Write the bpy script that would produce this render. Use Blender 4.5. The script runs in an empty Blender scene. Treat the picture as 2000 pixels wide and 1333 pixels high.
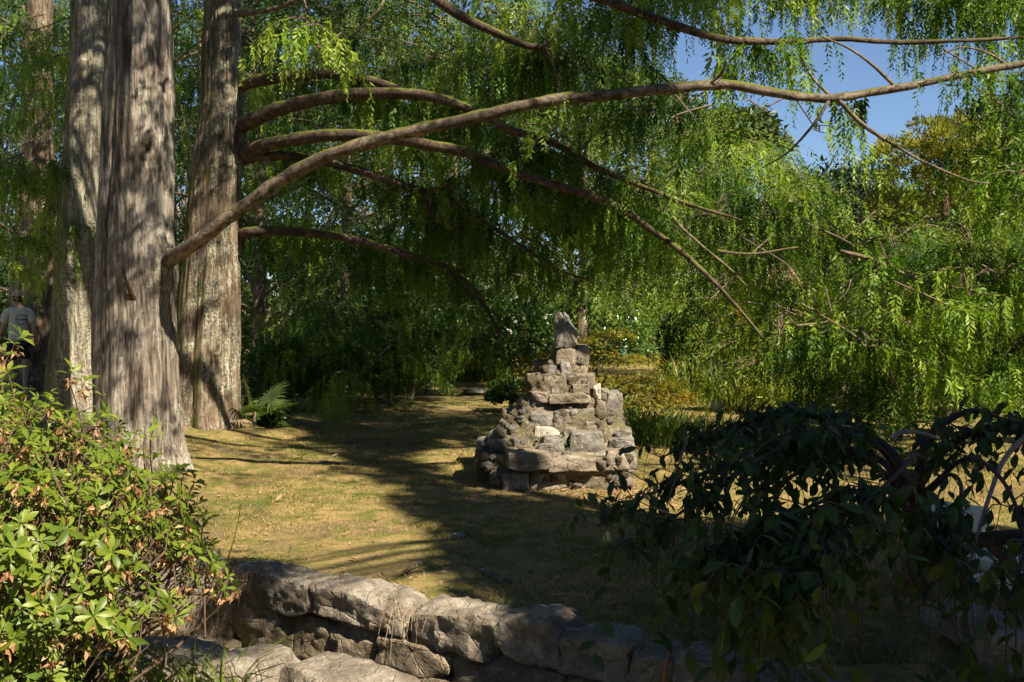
import bpy, math, random
import numpy as np
from mathutils import Vector, Matrix, Quaternion

# ------------------------------------------------------------------ camera, sky, sun, exposure
scene = bpy.context.scene
PITCH = math.radians(1.96)
CAMZ = 1.5
FPX = 35.0 / 36.0 * 2000.0
cam_d = bpy.data.cameras.new('camera')
cam_d.lens = 35.0
cam_d.sensor_width = 36.0
cam_d.clip_start = 0.05
cam_d.clip_end = 2000.0
cam = bpy.data.objects.new('camera', cam_d)
scene.collection.objects.link(cam)
cam.location = (0, 0, CAMZ)
cam.rotation_euler = (math.pi / 2 - PITCH, 0, 0)
scene.camera = cam

SUN_EL = math.radians(47.0)
SUN_AZ = (0.70, -0.715)
_h = math.hypot(*SUN_AZ)
SUN = Vector((SUN_AZ[0] / _h * math.cos(SUN_EL), SUN_AZ[1] / _h * math.cos(SUN_EL), math.sin(SUN_EL)))
world = bpy.data.worlds.new('World')
scene.world = world
world.use_nodes = True
wn = world.node_tree.nodes
wl = world.node_tree.links
for n in list(wn):
    wn.remove(n)
w_out = wn.new('ShaderNodeOutputWorld')
w_bg = wn.new('ShaderNodeBackground')
w_sky = wn.new('ShaderNodeTexSky')
w_sky.sky_type = 'NISHITA'
w_sky.sun_disc = False
w_sky.sun_elevation = SUN_EL
w_sky.sun_rotation = math.atan2(SUN.x, SUN.y)
w_sky.air_density = 0.9
w_sky.dust_density = 0.0
w_sky.ozone_density = 6.0
w_hs = wn.new('ShaderNodeHueSaturation')
w_hs.inputs['Saturation'].default_value = 0.95
wl.new(w_sky.outputs[0], w_hs.inputs['Color'])
wl.new(w_hs.outputs[0], w_bg.inputs[0])
wl.new(w_bg.outputs[0], w_out.inputs[0])
w_bg.inputs[1].default_value = 0.05

sun_d = bpy.data.lights.new('sun', 'SUN')
sun_d.energy = 5.0
sun_d.angle = math.radians(0.53)
sun_d.color = (1.0, 0.89, 0.70)
sun = bpy.data.objects.new('sun', sun_d)
scene.collection.objects.link(sun)
sun.rotation_mode = 'QUATERNION'
sun.rotation_quaternion = SUN.to_track_quat('Z', 'Y')

scene.render.engine = 'CYCLES'
scene.view_settings.view_transform = 'Standard'
scene.view_settings.look = 'None'
scene.view_settings.gamma = 1.0
scene.view_settings.use_curve_mapping = False
scene.view_settings.exposure = 1.4
scene.cycles.max_bounces = 5
scene.cycles.diffuse_bounces = 2
scene.cycles.use_adaptive_sampling = True
scene.cycles.adaptive_threshold = 0.03
scene.cycles.glossy_bounces = 2
scene.cycles.transmission_bounces = 3
scene.cycles.transparent_max_bounces = 4
scene.cycles.use_denoising = True

rng = np.random.default_rng(11)
random.seed(5)
COL = scene.collection


# ------------------------------------------------------------------ helpers
def ray(px, py):
    dx = (px - 1000.0) / FPX
    dy = (666.5 - py) / FPX
    c, s = math.cos(PITCH), math.sin(PITCH)
    return Vector((dx, c + dy * s, -s + dy * c))


def P(px, py, Y):
    """world point seen at a photo pixel, standing at depth Y"""
    r = ray(px, py)
    t = Y / r.y
    return Vector((r.x * t, r.y * t, CAMZ + r.z * t))


def G(px, py, z=0.0):
    r = ray(px, py)
    t = (z - CAMZ) / r.z
    return Vector((r.x * t, r.y * t, z))


def _hash(ix, iy, iz, seed):
    h = (ix * 374761393 + iy * 668265263 + iz * 1440662683 + seed * 974634777) & 0xFFFFFFFF
    h = ((h ^ (h >> 13)) * 1274126177) & 0xFFFFFFFF
    h = (h ^ (h >> 16)) & 0xFFFFFFFF
    return h.astype(np.float64) / 4294967295.0


def vnoise(p, freq=1.0, seed=0):
    """value noise in -1..1 for an (N,3) array"""
    q = np.asarray(p, dtype=np.float64) * freq
    i = np.floor(q).astype(np.int64)
    f = q - i
    u = f * f * f * (f * (f * 6 - 15) + 10)
    r = 0
    for dx in (0, 1):
        wx = u[:, 0] if dx else 1 - u[:, 0]
        for dy in (0, 1):
            wy = u[:, 1] if dy else 1 - u[:, 1]
            for dz in (0, 1):
                wz = u[:, 2] if dz else 1 - u[:, 2]
                r = r + wx * wy * wz * _hash(i[:, 0] + dx, i[:, 1] + dy, i[:, 2] + dz, seed)
    return r * 2 - 1


def fbm(p, freq=1.0, octv=3, seed=0):
    a, s, t = 1.0, 0, 0
    for k in range(octv):
        s = s + a * vnoise(p, freq * 2 ** k, seed + 31 * k)
        t += a
        a *= 0.5
    return s / t


def empty(name, loc=(0, 0, 0), rz=0.0):
    o = bpy.data.objects.new(name, None)
    COL.objects.link(o)
    o.empty_display_size = 0.1
    o.location = loc
    o.rotation_euler = (0, 0, rz)
    return o


def tag(o, label=None, cat=None, group=None, kind=None):
    if label:
        o['label'] = label
    if cat:
        o['category'] = cat
    if group:
        o['group'] = group
    if kind:
        o['kind'] = kind
    return o


def thing(name, loc, label, cat, group=None):
    return tag(empty(name, loc), label, cat, group)


def make_mesh(name, V, F, smooth=False, tint=None):
    """F: (n,3) or (n,4) array, or a list of such arrays"""
    V = np.asarray(V, dtype=np.float32)
    if not isinstance(F, (list, tuple)):
        F = [F]
    F = [np.asarray(f, dtype=np.int32) for f in F if len(f)]
    me = bpy.data.meshes.new(name)
    me.vertices.add(len(V))
    me.vertices.foreach_set('co', V.ravel())
    nl = sum(f.size for f in F)
    npoly = sum(len(f) for f in F)
    me.loops.add(nl)
    me.polygons.add(npoly)
    me.loops.foreach_set('vertex_index', np.concatenate([f.ravel() for f in F]))
    tot = np.concatenate([np.full(len(f), f.shape[1], dtype=np.int32) for f in F])
    st = np.concatenate([[0], np.cumsum(tot)[:-1]]).astype(np.int32)
    me.polygons.foreach_set('loop_start', st)
    me.polygons.foreach_set('loop_total', tot)
    me.polygons.foreach_set('use_smooth', np.full(npoly, bool(smooth)))
    if tint is not None:
        at = me.attributes.new('tint', 'FLOAT', 'POINT')
        at.data.foreach_set('value', np.asarray(tint, dtype=np.float32))
    me.update(calc_edges=True)
    return me


def obj(name, me, mat, parent=None, kind=None, local=False):
    """link a mesh given in world coordinates under its thing (local: already relative to it)"""
    o = bpy.data.objects.new(name, me)
    COL.objects.link(o)
    if mat is not None and not me.materials:
        me.materials.append(mat)
    if parent is not None:
        o.parent = parent
        if not local:
            par = parent
            off = Vector((0, 0, 0))
            while par is not None:
                off += Vector(par.location)
                par = par.parent
            o.location = -off
    if kind:
        o['kind'] = kind
    return o


def frame_along(pts):
    pts = np.asarray(pts, dtype=np.float64)
    t = np.gradient(pts, axis=0)
    t /= np.linalg.norm(t, axis=1)[:, None] + 1e-12
    ref = np.array([0.0, 0.0, 1.0]) if abs(t[0][2]) < 0.8 else np.array([1.0, 0.0, 0.0])
    n = np.zeros_like(t)
    b = np.zeros_like(t)
    v = ref
    for i in range(len(pts)):
        v = v - t[i] * v.dot(t[i])
        v = v / (np.linalg.norm(v) + 1e-12)
        n[i] = v
        b[i] = np.cross(t[i], v)
    return t, n, b


def spline(pts, n):
    """Catmull-Rom through control points (k,d)"""
    p = np.asarray([list(x) for x in pts], dtype=np.float64)
    if len(p) == 2:
        s = np.linspace(0, 1, n)[:, None]
        return p[0] * (1 - s) + p[1] * s
    q = np.vstack([2 * p[0] - p[1], p, 2 * p[-1] - p[-2]])
    out = []
    u = np.linspace(0, len(p) - 1, n)
    for x in u:
        i = min(int(x), len(p) - 2)
        f = x - i
        a, b, c, d = q[i], q[i + 1], q[i + 2], q[i + 3]
        out.append(0.5 * ((2 * b) + (-a + c) * f + (2 * a - 5 * b + 4 * c - d) * f * f + (-a + 3 * b - 3 * c + d) * f ** 3))
    return np.array(out)


def tube(pts, rad, seg=8, rough=0.0, seed=0, cap=True):
    pts = np.asarray(pts, dtype=np.float64)
    rad = np.asarray(rad, dtype=np.float64)
    t, n, b = frame_along(pts)
    a = np.linspace(0, 2 * math.pi, seg, endpoint=False)
    V = pts[:, None, :] + rad[:, None, None] * (np.cos(a)[None, :, None] * n[:, None, :] + np.sin(a)[None, :, None] * b[:, None, :])
    V = V.reshape(-1, 3)
    if rough:
        c = np.repeat(pts, seg, axis=0)
        d = V - c
        k = 1 + rough * fbm(V, 14.0, 3, seed)
        V = c + d * k[:, None]
    m = len(pts)
    i = np.arange(m - 1)[:, None] * seg
    j = np.arange(seg)[None, :]
    j2 = (j + 1) % seg
    F = np.stack([i + j, i + j2, i + seg + j2, i + seg + j], axis=-1).reshape(-1, 4)
    Fs = [F]
    if cap:
        V = np.vstack([V, pts[0], pts[-1]])
        c0, c1 = len(V) - 2, len(V) - 1
        jj = np.arange(seg)
        Fs.append(np.stack([np.full(seg, c0), (jj + 1) % seg, jj], -1))
        Fs.append(np.stack([np.full(seg, c1), (m - 1) * seg + jj, (m - 1) * seg + (jj + 1) % seg], -1))
    return V, Fs


class Bag:
    """collects pieces of one part"""
    def __init__(self):
        self.V, self.F3, self.F4, self.T, self.n = [], [], [], [], 0

    def add(self, V, F, tint=0.5):
        V = np.asarray(V, dtype=np.float64)
        if not isinstance(F, (list, tuple)):
            F = [F]
        for f in F:
            f = np.asarray(f)
            if len(f) == 0:
                continue
            (self.F3 if f.shape[1] == 3 else self.F4).append(f + self.n)
        self.V.append(V)
        self.T.append(np.full(len(V), tint) if np.isscalar(tint) else np.asarray(tint))
        self.n += len(V)

    def mesh(self, name, smooth=False):
        F = []
        if self.F3:
            F.append(np.concatenate(self.F3))
        if self.F4:
            F.append(np.concatenate(self.F4))
        return make_mesh(name, np.concatenate(self.V), F, smooth, np.concatenate(self.T))


def norm(v):
    return v / (np.linalg.norm(v, axis=-1, keepdims=True) + 1e-12)


def rand_dirs(n):
    return norm(rng.normal(size=(n, 3)))


# ---- hanging sprays of small leaflets
def strands(O, D, L, nl=20, ll=0.058, lw=0.020, tint=None, down=1.0, spread=0.55):
    O = np.asarray(O); D = norm(np.asarray(D)); L = np.asarray(L)
    N = len(O)
    if tint is None:
        tint = rng.random(N)
    steps = nl
    pos = O.copy()
    t = D.copy()
    S = norm(np.cross(rand_dirs(N), np.array([0, 0, 1.0])))
    Vs, Ts = [], []
    dwn = np.array([0, 0, -1.0]) * down
    wob = rand_dirs(N) * 0.25
    siz = 0.75 + 0.6 * rng.random(N)
    for k in range(steps):
        f = k / steps
        t = norm(t * 0.80 + dwn * 0.22 + wob * 0.06)
        pos = pos + t * (L / steps)[:, None]
        sgn = 1.0 if k % 2 else -1.0
        ld = norm(t * 0.75 + S * (sgn * spread) + rng.normal(size=(N, 3)) * 0.22)
        lenk = (ll * siz * (0.75 + 0.5 * rng.random(N)) * (1.0 - 0.55 * f ** 2))[:, None]
        pn = norm(np.cross(t, S)) + rng.normal(size=(N, 3)) * 0.30     # leaflets lie in the plane of their spray
        W = norm(np.cross(ld, pn)) * (lw * (1 - 0.4 * f) * 0.5 * siz)[:, None]
        m = pos + ld * lenk * 0.45
        Vs.append(np.stack([pos, m + W, pos + ld * lenk, m - W], axis=1))
        tt = np.clip(tint + rng.normal(size=N) * 0.10, 0, 1)
        Ts.append(np.repeat(tt[:, None], 4, axis=1))
    V = np.stack(Vs, axis=1).reshape(-1, 3)
    T = np.stack(Ts, axis=1).reshape(-1)
    F = np.arange(len(V)).reshape(-1, 4)
    return V, F, T


def twig_sprays(TO, TD, TL, per=12, droop=0.5, sl=(0.22, 0.5), nl=20, ll=0.058, lw=0.020, tint=None, tw_r=0.004, out=0.7, spread=0.55):
    """thin twigs that arch out and carry hanging sprays; returns (spray V,F,T),(twig V,F)"""
    TO = np.asarray(TO, dtype=np.float64); TD = norm(np.asarray(TD, dtype=np.float64)); TL = np.asarray(TL, dtype=np.float64)
    M = len(TO)
    dz = np.array([0, 0, -1.0])
    s = np.linspace(0.0, 1.0, 6)
    bend = rng.normal(size=(M, 3)) * 0.12
    C = TO[:, None, :] + TL[:, None, None] * (TD[:, None, :] * s[None, :, None] + dz * (droop * s ** 2)[None, :, None] + bend[:, None, :] * (s ** 2)[None, :, None])
    R = tw_r * (1.15 - s)
    a = np.array([0, 2.094, 4.188])
    n1 = norm(np.cross(TD, np.array([0.13, 0.2, 1.0])))
    n2 = norm(np.cross(TD, n1))
    ring = n1[:, None, None, :] * np.cos(a)[None, None, :, None] + n2[:, None, None, :] * np.sin(a)[None, None, :, None]
    TV = (C[:, :, None, :] + ring * R[None, :, None, None]).reshape(-1, 3)
    base = (np.arange(M) * 18)[:, None, None] + (np.arange(5) * 3)[None, :, None]
    j = np.arange(3)[None, None, :]
    j2 = (j + 1) % 3
    TF = np.stack([base + j, base + j2, base + 3 + j2, base + 3 + j], -1).reshape(-1, 4)
    u = (np.arange(per)[None, :] + 0.3 + 0.7 * rng.random((M, per))) / per
    u = np.clip(u, 0.06, 1.0)
    o = TO[:, None, :] + TL[:, None, None] * (TD[:, None, :] * u[..., None] + dz * (droop * u ** 2)[..., None] + bend[:, None, :] * (u ** 2)[..., None])
    side = np.cross(TD, np.array([0, 0, 1.0]))
    side = norm(side)[:, None, :] * np.where(rng.random((M, per)) < 0.5, -1.0, 1.0)[..., None]
    d = norm(TD[:, None, :] * 0.55 + side * out + rng.normal(size=(M, per, 3)) * 0.3)
    ln = sl[0] + (sl[1] - sl[0]) * rng.random((M, per)) ** 1.3
    if tint is None:
        tint = rng.random(M)
    tt = np.clip(np.repeat(np.asarray(tint)[:, None], per, 1) + rng.normal(size=(M, per)) * 0.10, 0, 1)
    return strands(o.reshape(-1, 3), d.reshape(-1, 3), ln.reshape(-1), nl, ll, lw, tt.reshape(-1), spread=spread), (TV, TF)


SUNLIT = ((1.2, 10.6, .6, .7), (3.0, 15.6, .5, 1.0), (3.9, 14.8, .4, .9), (3.9, 18.3, .9, .7), (-.75, 20.8, .8, .8), (.45, 8.65, 1.5, .4), (-2.85, 11.2, .4, .45), (.35, 8.3, .3, .6), (.35, 8.5, .9, .5), (.4, 8.7, 1.4, .3), (-1.3, 6.9, 0, .8), (-1.9, 7.6, 0, .5), (-.9, 6.0, 0, .4), (-.75, 5.0, .05, .35), (-.1, 4.6, .05, .35), (-2.35, 4.0, .7, .6))
GAPS = ((-2.85, 11.2, .4, .5), (.35, 8.4, .4, .45), (.4, 8.6, 1.1, .45), (.45, 8.65, 1.5, .5), (.4, 8.5, .8, .5), (1.2, 10.6, .6, .7), (3.0, 15.6, .5, 1.0), (3.9, 14.8, .4, .9), (3.9, 18.3, .9, .7), (-.75, 20.8, .8, .9), (2.6, 8.0, 0, .5), (-1.5, 17.5, 1.3, .4))   # breaks cut in the leaf cover so the sun reaches these points


def sun_perp(pts, c):
    w = np.asarray(pts) - np.array(c)
    sd = np.array(SUN)
    al = w @ sd
    return np.linalg.norm(w - al[:, None] * sd, axis=1), al


def add_sprays(bag, tbag, TO, TD, TL, **k):
    keep = np.ones(len(TO), bool)
    mid = np.asarray(TO) + norm(np.asarray(TD)) * (np.asarray(TL) * .5)[:, None] + np.array([0, 0, -.25])
    for g in GAPS:
        pp, al = sun_perp(mid, g[:3])
        keep &= ~((pp < g[3] + .25) & (al > .8))
    if k.get('tint') is not None:
        k['tint'] = np.asarray(k['tint'])[keep]
    (V, F, T), (TV, TF) = twig_sprays(np.asarray(TO)[keep], np.asarray(TD)[keep], np.asarray(TL)[keep], **k)
    bag.add(V, F, T)
    tbag.add(TV, TF, 0.5)


# ---- broad leaves: template transformed by many frames
def tiny_leaf(length, width, fold=0.3):
    h = fold * width / 2
    return np.array([(0, 0, 0), (length * .5, width / 2, h), (length, 0, 0), (length * .5, -width / 2, h)], dtype=float), np.array([(0, 2, 1, 0)[:3] , (0, 3, 2, 0)[:3]])


def leaf_template(length, width, fold=0.25, curl=0.15, obovate=0.0, lean=False):
    xs = np.array([0, 0.22, 0.5, 0.78, 1.0])
    w = np.array([0.06, 0.62, 1.0, 0.66, 0.0]) if obovate == 0 else np.array([0.06, 0.42, 0.85, 0.95, 0.12])
    if lean:
        xs = np.array([0, 0.6, 1.0])
        w = np.array([0.08, 1.0, 0.1])
    V = []
    for x, ww in zip(xs, w):
        zc = -curl * length * x * x
        V.append((x * length, 0, zc))
        V.append((x * length, ww * width / 2, zc + fold * ww * width / 2))
        V.append((x * length, -ww * width / 2, zc + fold * ww * width / 2))
    F = []
    for i in range(len(xs) - 1):
        a, b = i * 3, i * 3 + 3
        F.append((a, b, b + 1, a + 1))
        F.append((a + 2, b + 2, b, a))
    return np.array(V), np.array(F)


def frames(X, up):
    X = norm(X)
    Y = norm(np.cross(up, X))
    Z = np.cross(X, Y)
    return np.stack([X, Y, Z], axis=-1)     # columns


def scatter_leaves(tmpl, pos, X, up, scale, tint):
    TV, TF = tmpl
    M = frames(X, up)
    V = np.einsum('nij,kj->nki', M, TV) * scale[:, None, None] + pos[:, None, :]
    n, k = len(pos), len(TV)
    F = TF[None] + (np.arange(n) * k)[:, None, None]
    return V.reshape(-1, 3), F.reshape(-1, TF.shape[1]), np.repeat(tint, k)


def clump_leaves(centers, rad, per, size, aspect=0.45, flat=0.5, tint=None, squash=0.8, quad=False):
    """leaf blades on the outer side of many clumps"""
    centers = np.asarray(centers); N = len(centers)
    rad = np.broadcast_to(rad, (N,))
    if tint is None:
        tint = rng.random(N)
    d = rand_dirs(N * per).reshape(N, per, 3)
    d[..., 2] = np.abs(d[..., 2]) * 0.85 - 0.25 * rng.random((N, per))
    d = norm(d)
    r = rad[:, None] * (0.55 + 0.5 * rng.random((N, per)) ** 0.6)
    p = centers[:, None, :] + d * r[..., None] * np.array([1, 1, squash])
    p = p.reshape(-1, 3)
    dn = d.reshape(-1, 3)
    X = norm(np.cross(dn, rand_dirs(len(p))) + dn * 0.35 + np.array([0, 0, -0.15]))
    nn = norm(dn * flat + rand_dirs(len(p)) * (1 - flat))
    W = norm(np.cross(X, nn))
    sc = size * (0.6 + 0.7 * rng.random(len(p)))[:, None]
    m = p + X * sc * (0.45 if quad else 0.25)
    if quad:
        V = np.stack([p, m + W * sc * aspect / 2, p + X * sc, m - W * sc * aspect / 2], 1).reshape(-1, 3)
    else:
        V = np.stack([m + W * sc * aspect / 2, p + X * sc, m - W * sc * aspect / 2 - X * sc * .2], 1).reshape(-1, 3)
    k = 4 if quad else 3
    T = np.clip(np.repeat(tint, per) + rng.normal(size=N * per) * 0.15, 0, 1)
    return V, np.arange(len(V)).reshape(-1, k), np.repeat(T, k)


def ellipsoid_shell(c, r, n, lump=0.2, seed=0, lower=-0.5, inner=0.7):
    d = rand_dirs(n * 3)
    d = d[d[:, 2] > lower][:n]
    k = 1 + lump * fbm(d * 2.2 + seed * 3.1, 1.0, 2, seed)
    q = inner + (1 - inner) * rng.random(len(d)) ** 0.5
    return np.asarray(c) + d * np.asarray(r) * (k * q)[:, None]


def blades(bases, dirs, H, W, bend=0.5, seg=4, tint=None):
    """arching strap leaves"""
    n = len(bases)
    H = np.broadcast_to(H, (n,)); W = np.broadcast_to(W, (n,))
    if tint is None:
        tint = rng.random(n)
    side = norm(np.cross(dirs, np.array([0, 0, 1.0])))
    s = np.linspace(0, 1, seg + 1)
    w = np.array([0.75 if i == 0 else 1.0 for i in range(seg + 1)]) * (1 - s ** 2.2)
    w[-1] = 0.03
    horiz = dirs * np.array([1, 1, 0])
    bnd = bend * (0.4 + 1.2 * rng.random(n))
    C = bases[:, None, :] + H[:, None, None] * (np.array([0, 0, 1.0]) * (s - 0.35 * bnd[:, None] * s ** 3)[..., None] + horiz[:, None, :] * (0.15 * s + bnd[:, None] * s ** 2.2)[..., None])
    off = side[:, None, :] * (W[:, None] * w[None, :] * 0.5)[..., None]
    V = np.stack([C + off, C - off], axis=2).reshape(n, -1, 3)
    k = (seg + 1) * 2
    f = np.array([[2 * i, 2 * i + 1, 2 * i + 3, 2 * i + 2] for i in range(seg)])
    F = (f[None] + (np.arange(n) * k)[:, None, None]).reshape(-1, 4)
    return V.reshape(-1, 3), F, np.repeat(tint, k)


# ------------------------------------------------------------------ materials
class NT:
    def __init__(self, name):
        self.m = bpy.data.materials.new(name)
        self.m.use_nodes = True
        self.t = self.m.node_tree
        for n in list(self.t.nodes):
            self.t.nodes.remove(n)
        self.out = self.t.nodes.new('ShaderNodeOutputMaterial')

    def n(self, typ, **kw):
        nd = self.t.nodes.new(typ)
        for k, v in kw.items():
            if k.startswith('in_'):
                key = k[3:]
                key = int(key) if key.isdigit() else key
                nd.inputs[key].default_value = v
            else:
                setattr(nd, k, v)
        return nd

    def l(self, a, b):
        self.t.links.new(a, b)

    def coord(self, which='Object', scale=(1, 1, 1), loc=(0, 0, 0)):
        c = self.n('ShaderNodeTexCoord')
        m = self.n('ShaderNodeMapping')
        m.inputs['Scale'].default_value = scale
        m.inputs['Location'].default_value = loc
        self.l(c.outputs[which], m.inputs['Vector'])
        return m.outputs[0]

    def noise(self, vec, scale=5.0, detail=4.0, rough=0.55, dist=0.0):
        nd = self.n('ShaderNodeTexNoise')
        nd.inputs['Scale'].default_value = scale
        nd.inputs['Detail'].default_value = detail
        nd.inputs['Roughness'].default_value = rough
        nd.inputs['Distortion'].default_value = dist
        self.l(vec, nd.inputs['Vector'])
        return nd.outputs[0]

    def ramp(self, fac, stops):
        nd = self.n('ShaderNodeValToRGB')
        el = nd.color_ramp.elements
        while len(el) > 1:
            el.remove(el[-1])
        for i, (p, c) in enumerate(stops):
            e = el[0] if i == 0 else el.new(p)
            e.position = p
            e.color = (*c, 1) if not np.isscalar(c) else (c, c, c, 1)
        self.l(fac, nd.inputs[0])
        return nd.outputs[0]

    def mix(self, fac, a, b, mode='MIX'):
        nd = self.n('ShaderNodeMix')
        nd.data_type = 'RGBA'
        nd.blend_type = mode
        for i, v in ((0, fac), (6, a), (7, b)):
            if isinstance(v, bpy.types.NodeSocket):
                self.l(v, nd.inputs[i])
            elif i == 0:
                nd.inputs[0].default_value = v
            else:
                nd.inputs[i].default_value = (*v, 1)
        return nd.outputs[2]

    def math(self, op, a, b=None, clamp=False):
        nd = self.n('ShaderNodeMath')
        nd.operation = op
        nd.use_clamp = clamp
        for i, v in ((0, a), (1, b)):
            if v is None:
                continue
            if isinstance(v, bpy.types.NodeSocket):
                self.l(v, nd.inputs[i])
            else:
                nd.inputs[i].default_value = v
        return nd.outputs[0]

    def bump(self, h, strength=0.5, dist=0.01, prev=None):
        nd = self.n('ShaderNodeBump')
        nd.inputs['Strength'].default_value = strength
        nd.inputs['Distance'].default_value = dist
        self.l(h, nd.inputs['Height'])
        if prev is not None:
            self.l(prev, nd.inputs['Normal'])
        return nd.outputs[0]

    def finish(self, color, rough=0.85, normal=None, spec=0.3):
        b = self.n('ShaderNodeBsdfPrincipled')
        b.inputs['Roughness'].default_value = rough
        b.inputs['Specular IOR Level'].default_value = spec
        if isinstance(color, bpy.types.NodeSocket):
            self.l(color, b.inputs['Base Color'])
        else:
            b.inputs['Base Color'].default_value = (*color, 1)
        if normal is not None:
            self.l(normal, b.inputs['Normal'])
        self.l(b.outputs[0], self.out.inputs[0])
        return self.m


def leaf_mat(name, dark, light, trans=0.4, rough=0.5, spec=0.35, trans_col=None, mid=None):
    k = NT(name)
    at = k.n('ShaderNodeAttribute', attribute_name='tint')
    stops = [(0.0, dark), (1.0, light)] if mid is None else [(0.0, dark), (0.5, mid), (1.0, light)]
    col = k.ramp(at.outputs['Fac'], stops)
    b = k.n('ShaderNodeBsdfPrincipled')
    b.inputs['Roughness'].default_value = rough
    b.inputs['Specular IOR Level'].default_value = spec
    k.l(col, b.inputs['Base Color'])
    tr = k.n('ShaderNodeBsdfTranslucent')
    tc = k.mix(1.0, col, trans_col or (1.1, 1.25, 0.45), 'MULTIPLY')
    k.l(tc, tr.inputs['Color'])
    mx = k.n('ShaderNodeMixShader')
    mx.inputs[0].default_value = trans
    k.l(b.outputs[0], mx.inputs[1])
    k.l(tr.outputs[0], mx.inputs[2])
    k.l(mx.outputs[0], k.out.inputs[0])
    return k.m


def leaf_obj_mat(name, dark, light, trans=0.35, rough=0.4, spec=0.4):
    """for single leaf objects: tint from the object's random number"""
    k = NT(name)
    oi = k.n('ShaderNodeObjectInfo')
    col = k.ramp(oi.outputs['Random'], [(0, dark), (1, light)])
    b = k.n('ShaderNodeBsdfPrincipled')
    b.inputs['Roughness'].default_value = rough
    b.inputs['Specular IOR Level'].default_value = spec
    k.l(col, b.inputs['Base Color'])
    tr = k.n('ShaderNodeBsdfTranslucent')
    k.l(k.mix(1.0, col, (1.1, 1.25, 0.45), 'MULTIPLY'), tr.inputs['Color'])
    mx = k.n('ShaderNodeMixShader')
    mx.inputs[0].default_value = trans
    k.l(b.outputs[0], mx.inputs[1])
    k.l(tr.outputs[0], mx.inputs[2])
    k.l(mx.outputs[0], k.out.inputs[0])
    return k.m


def bark_mat(name, dark, mid, light, lichen=0.3, moss=0.3, fibre=9.0, seed=0.0, bump=0.9, stain=0.6, furrow=0.6):
    k = NT(name)
    v = k.coord('Object', (fibre, fibre, fibre * 0.11), (seed, seed * 2, seed))
    f1 = k.noise(v, 2.2, 6.0, 0.62, 0.6)
    f2 = k.noise(v, 9.0, 6.0, 0.7, 0.8)
    f3 = k.noise(k.coord('Object', (fibre, fibre, fibre * 0.07), (seed * 5, 0, seed)), 3.4, 4.0, 0.6, 0.4)
    fur = k.ramp(k.math('ABSOLUTE', k.math('SUBTRACT', f3, 0.5)), [(0.0, 0.0), (0.035, 1.0)])
    vb = k.coord('Object', (1, 1, 1), (seed, 0, seed * 3))
    big = k.noise(vb, 1.6, 4.0, 0.55, 0.5)
    col = k.ramp(f1, [(0.30, dark), (0.48, mid), (0.68, light)])
    col = k.mix(k.ramp(big, [(0.42, 0.0), (0.62, 0.7)]), col, k.mix(f2, tuple(c * 0.8 for c in light), tuple(min(1, c * 1.15) for c in light)))
    fine = k.noise(vb, 34.0, 4.0, 0.7)
    patch = k.noise(vb, 2.6, 3.0, 0.6, 1.0)
    lic = k.math('MULTIPLY', k.ramp(fine, [(0.47, 0.0), (0.54, 1.0)]), k.ramp(patch, [(0.62 - 0.3 * lichen, 0.0), (0.74 - 0.3 * lichen, 1.0)]))
    col = k.mix(k.math('MULTIPLY', lic, 0.85), col, (0.50, 0.50, 0.38))
    geo = k.n('ShaderNodeNewGeometry')
    sep = k.n('ShaderNodeSeparateXYZ')
    k.l(geo.outputs['Normal'], sep.inputs[0])
    left = k.math('MULTIPLY', sep.outputs[0], -1.0)
    ms = k.math('ADD', left, k.math('MULTIPLY', k.math('SUBTRACT', patch, 0.5), 1.6))
    ms = k.ramp(ms, [(0.95 - moss, 0.0), (1.15 - moss, 1.0)])
    ms = k.math('MULTIPLY', ms, k.ramp(fine, [(0.3, 0.35), (0.6, 1.0)]))
    col = k.mix(k.math('MULTIPLY', ms, 0.9), col, (0.17, 0.165, 0.022))
    vs = k.coord('Object', (3.2, 3.2, 0.55), (seed * 3, 1, seed))
    st = k.noise(vs, 2.0, 5.0, 0.62, 0.8)
    col = k.mix(k.math('MULTIPLY', k.ramp(st, [(0.50, 0.0), (0.66, 1.0)]), stain), col, tuple(c * 0.75 for c in dark))
    col = k.mix(k.math('MULTIPLY', k.math('SUBTRACT', 1.0, fur), furrow), col, tuple(c * 0.5 for c in dark))
    nb = k.bump(f1, bump, 0.045)
    nb = k.bump(fur, 0.9, 0.02, nb)
    nb = k.bump(fine, 0.6, 0.012, nb)
    nb = k.bump(f2, bump, 0.014, nb)
    return k.finish(col, 0.9, nb, 0.2)


def branch_mat(name, dark, light, moss):
    k = NT(name)
    vb = k.coord('Object')
    n1 = k.noise(vb, 16.0, 6.0, 0.7, 0.9)
    n2 = k.noise(vb, 3.0, 3.0, 0.6, 0.8)
    col = k.ramp(n1, [(0.36, dark), (0.64, light)])
    n4 = k.noise(vb, 1.7, 4.0, 0.6, 0.6)
    col = k.mix(k.math('MULTIPLY', k.ramp(n4, [(0.48, 0.0), (0.60, 1.0)]), 0.7), col, dark)
    geo = k.n('ShaderNodeNewGeometry')
    sep = k.n('ShaderNodeSeparateXYZ')
    k.l(geo.outputs['Normal'], sep.inputs[0])
    ms = k.math('ADD', sep.outputs[2], k.math('MULTIPLY', k.math('SUBTRACT', n2, 0.5), 2.4))
    ms = k.ramp(ms, [(0.9 - moss, 0.0), (1.15 - moss, 1.0)])
    col = k.mix(ms, col, (0.095, 0.10, 0.02))
    return k.finish(col, 0.9, k.bump(n1, 0.8, 0.015), 0.2)


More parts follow.
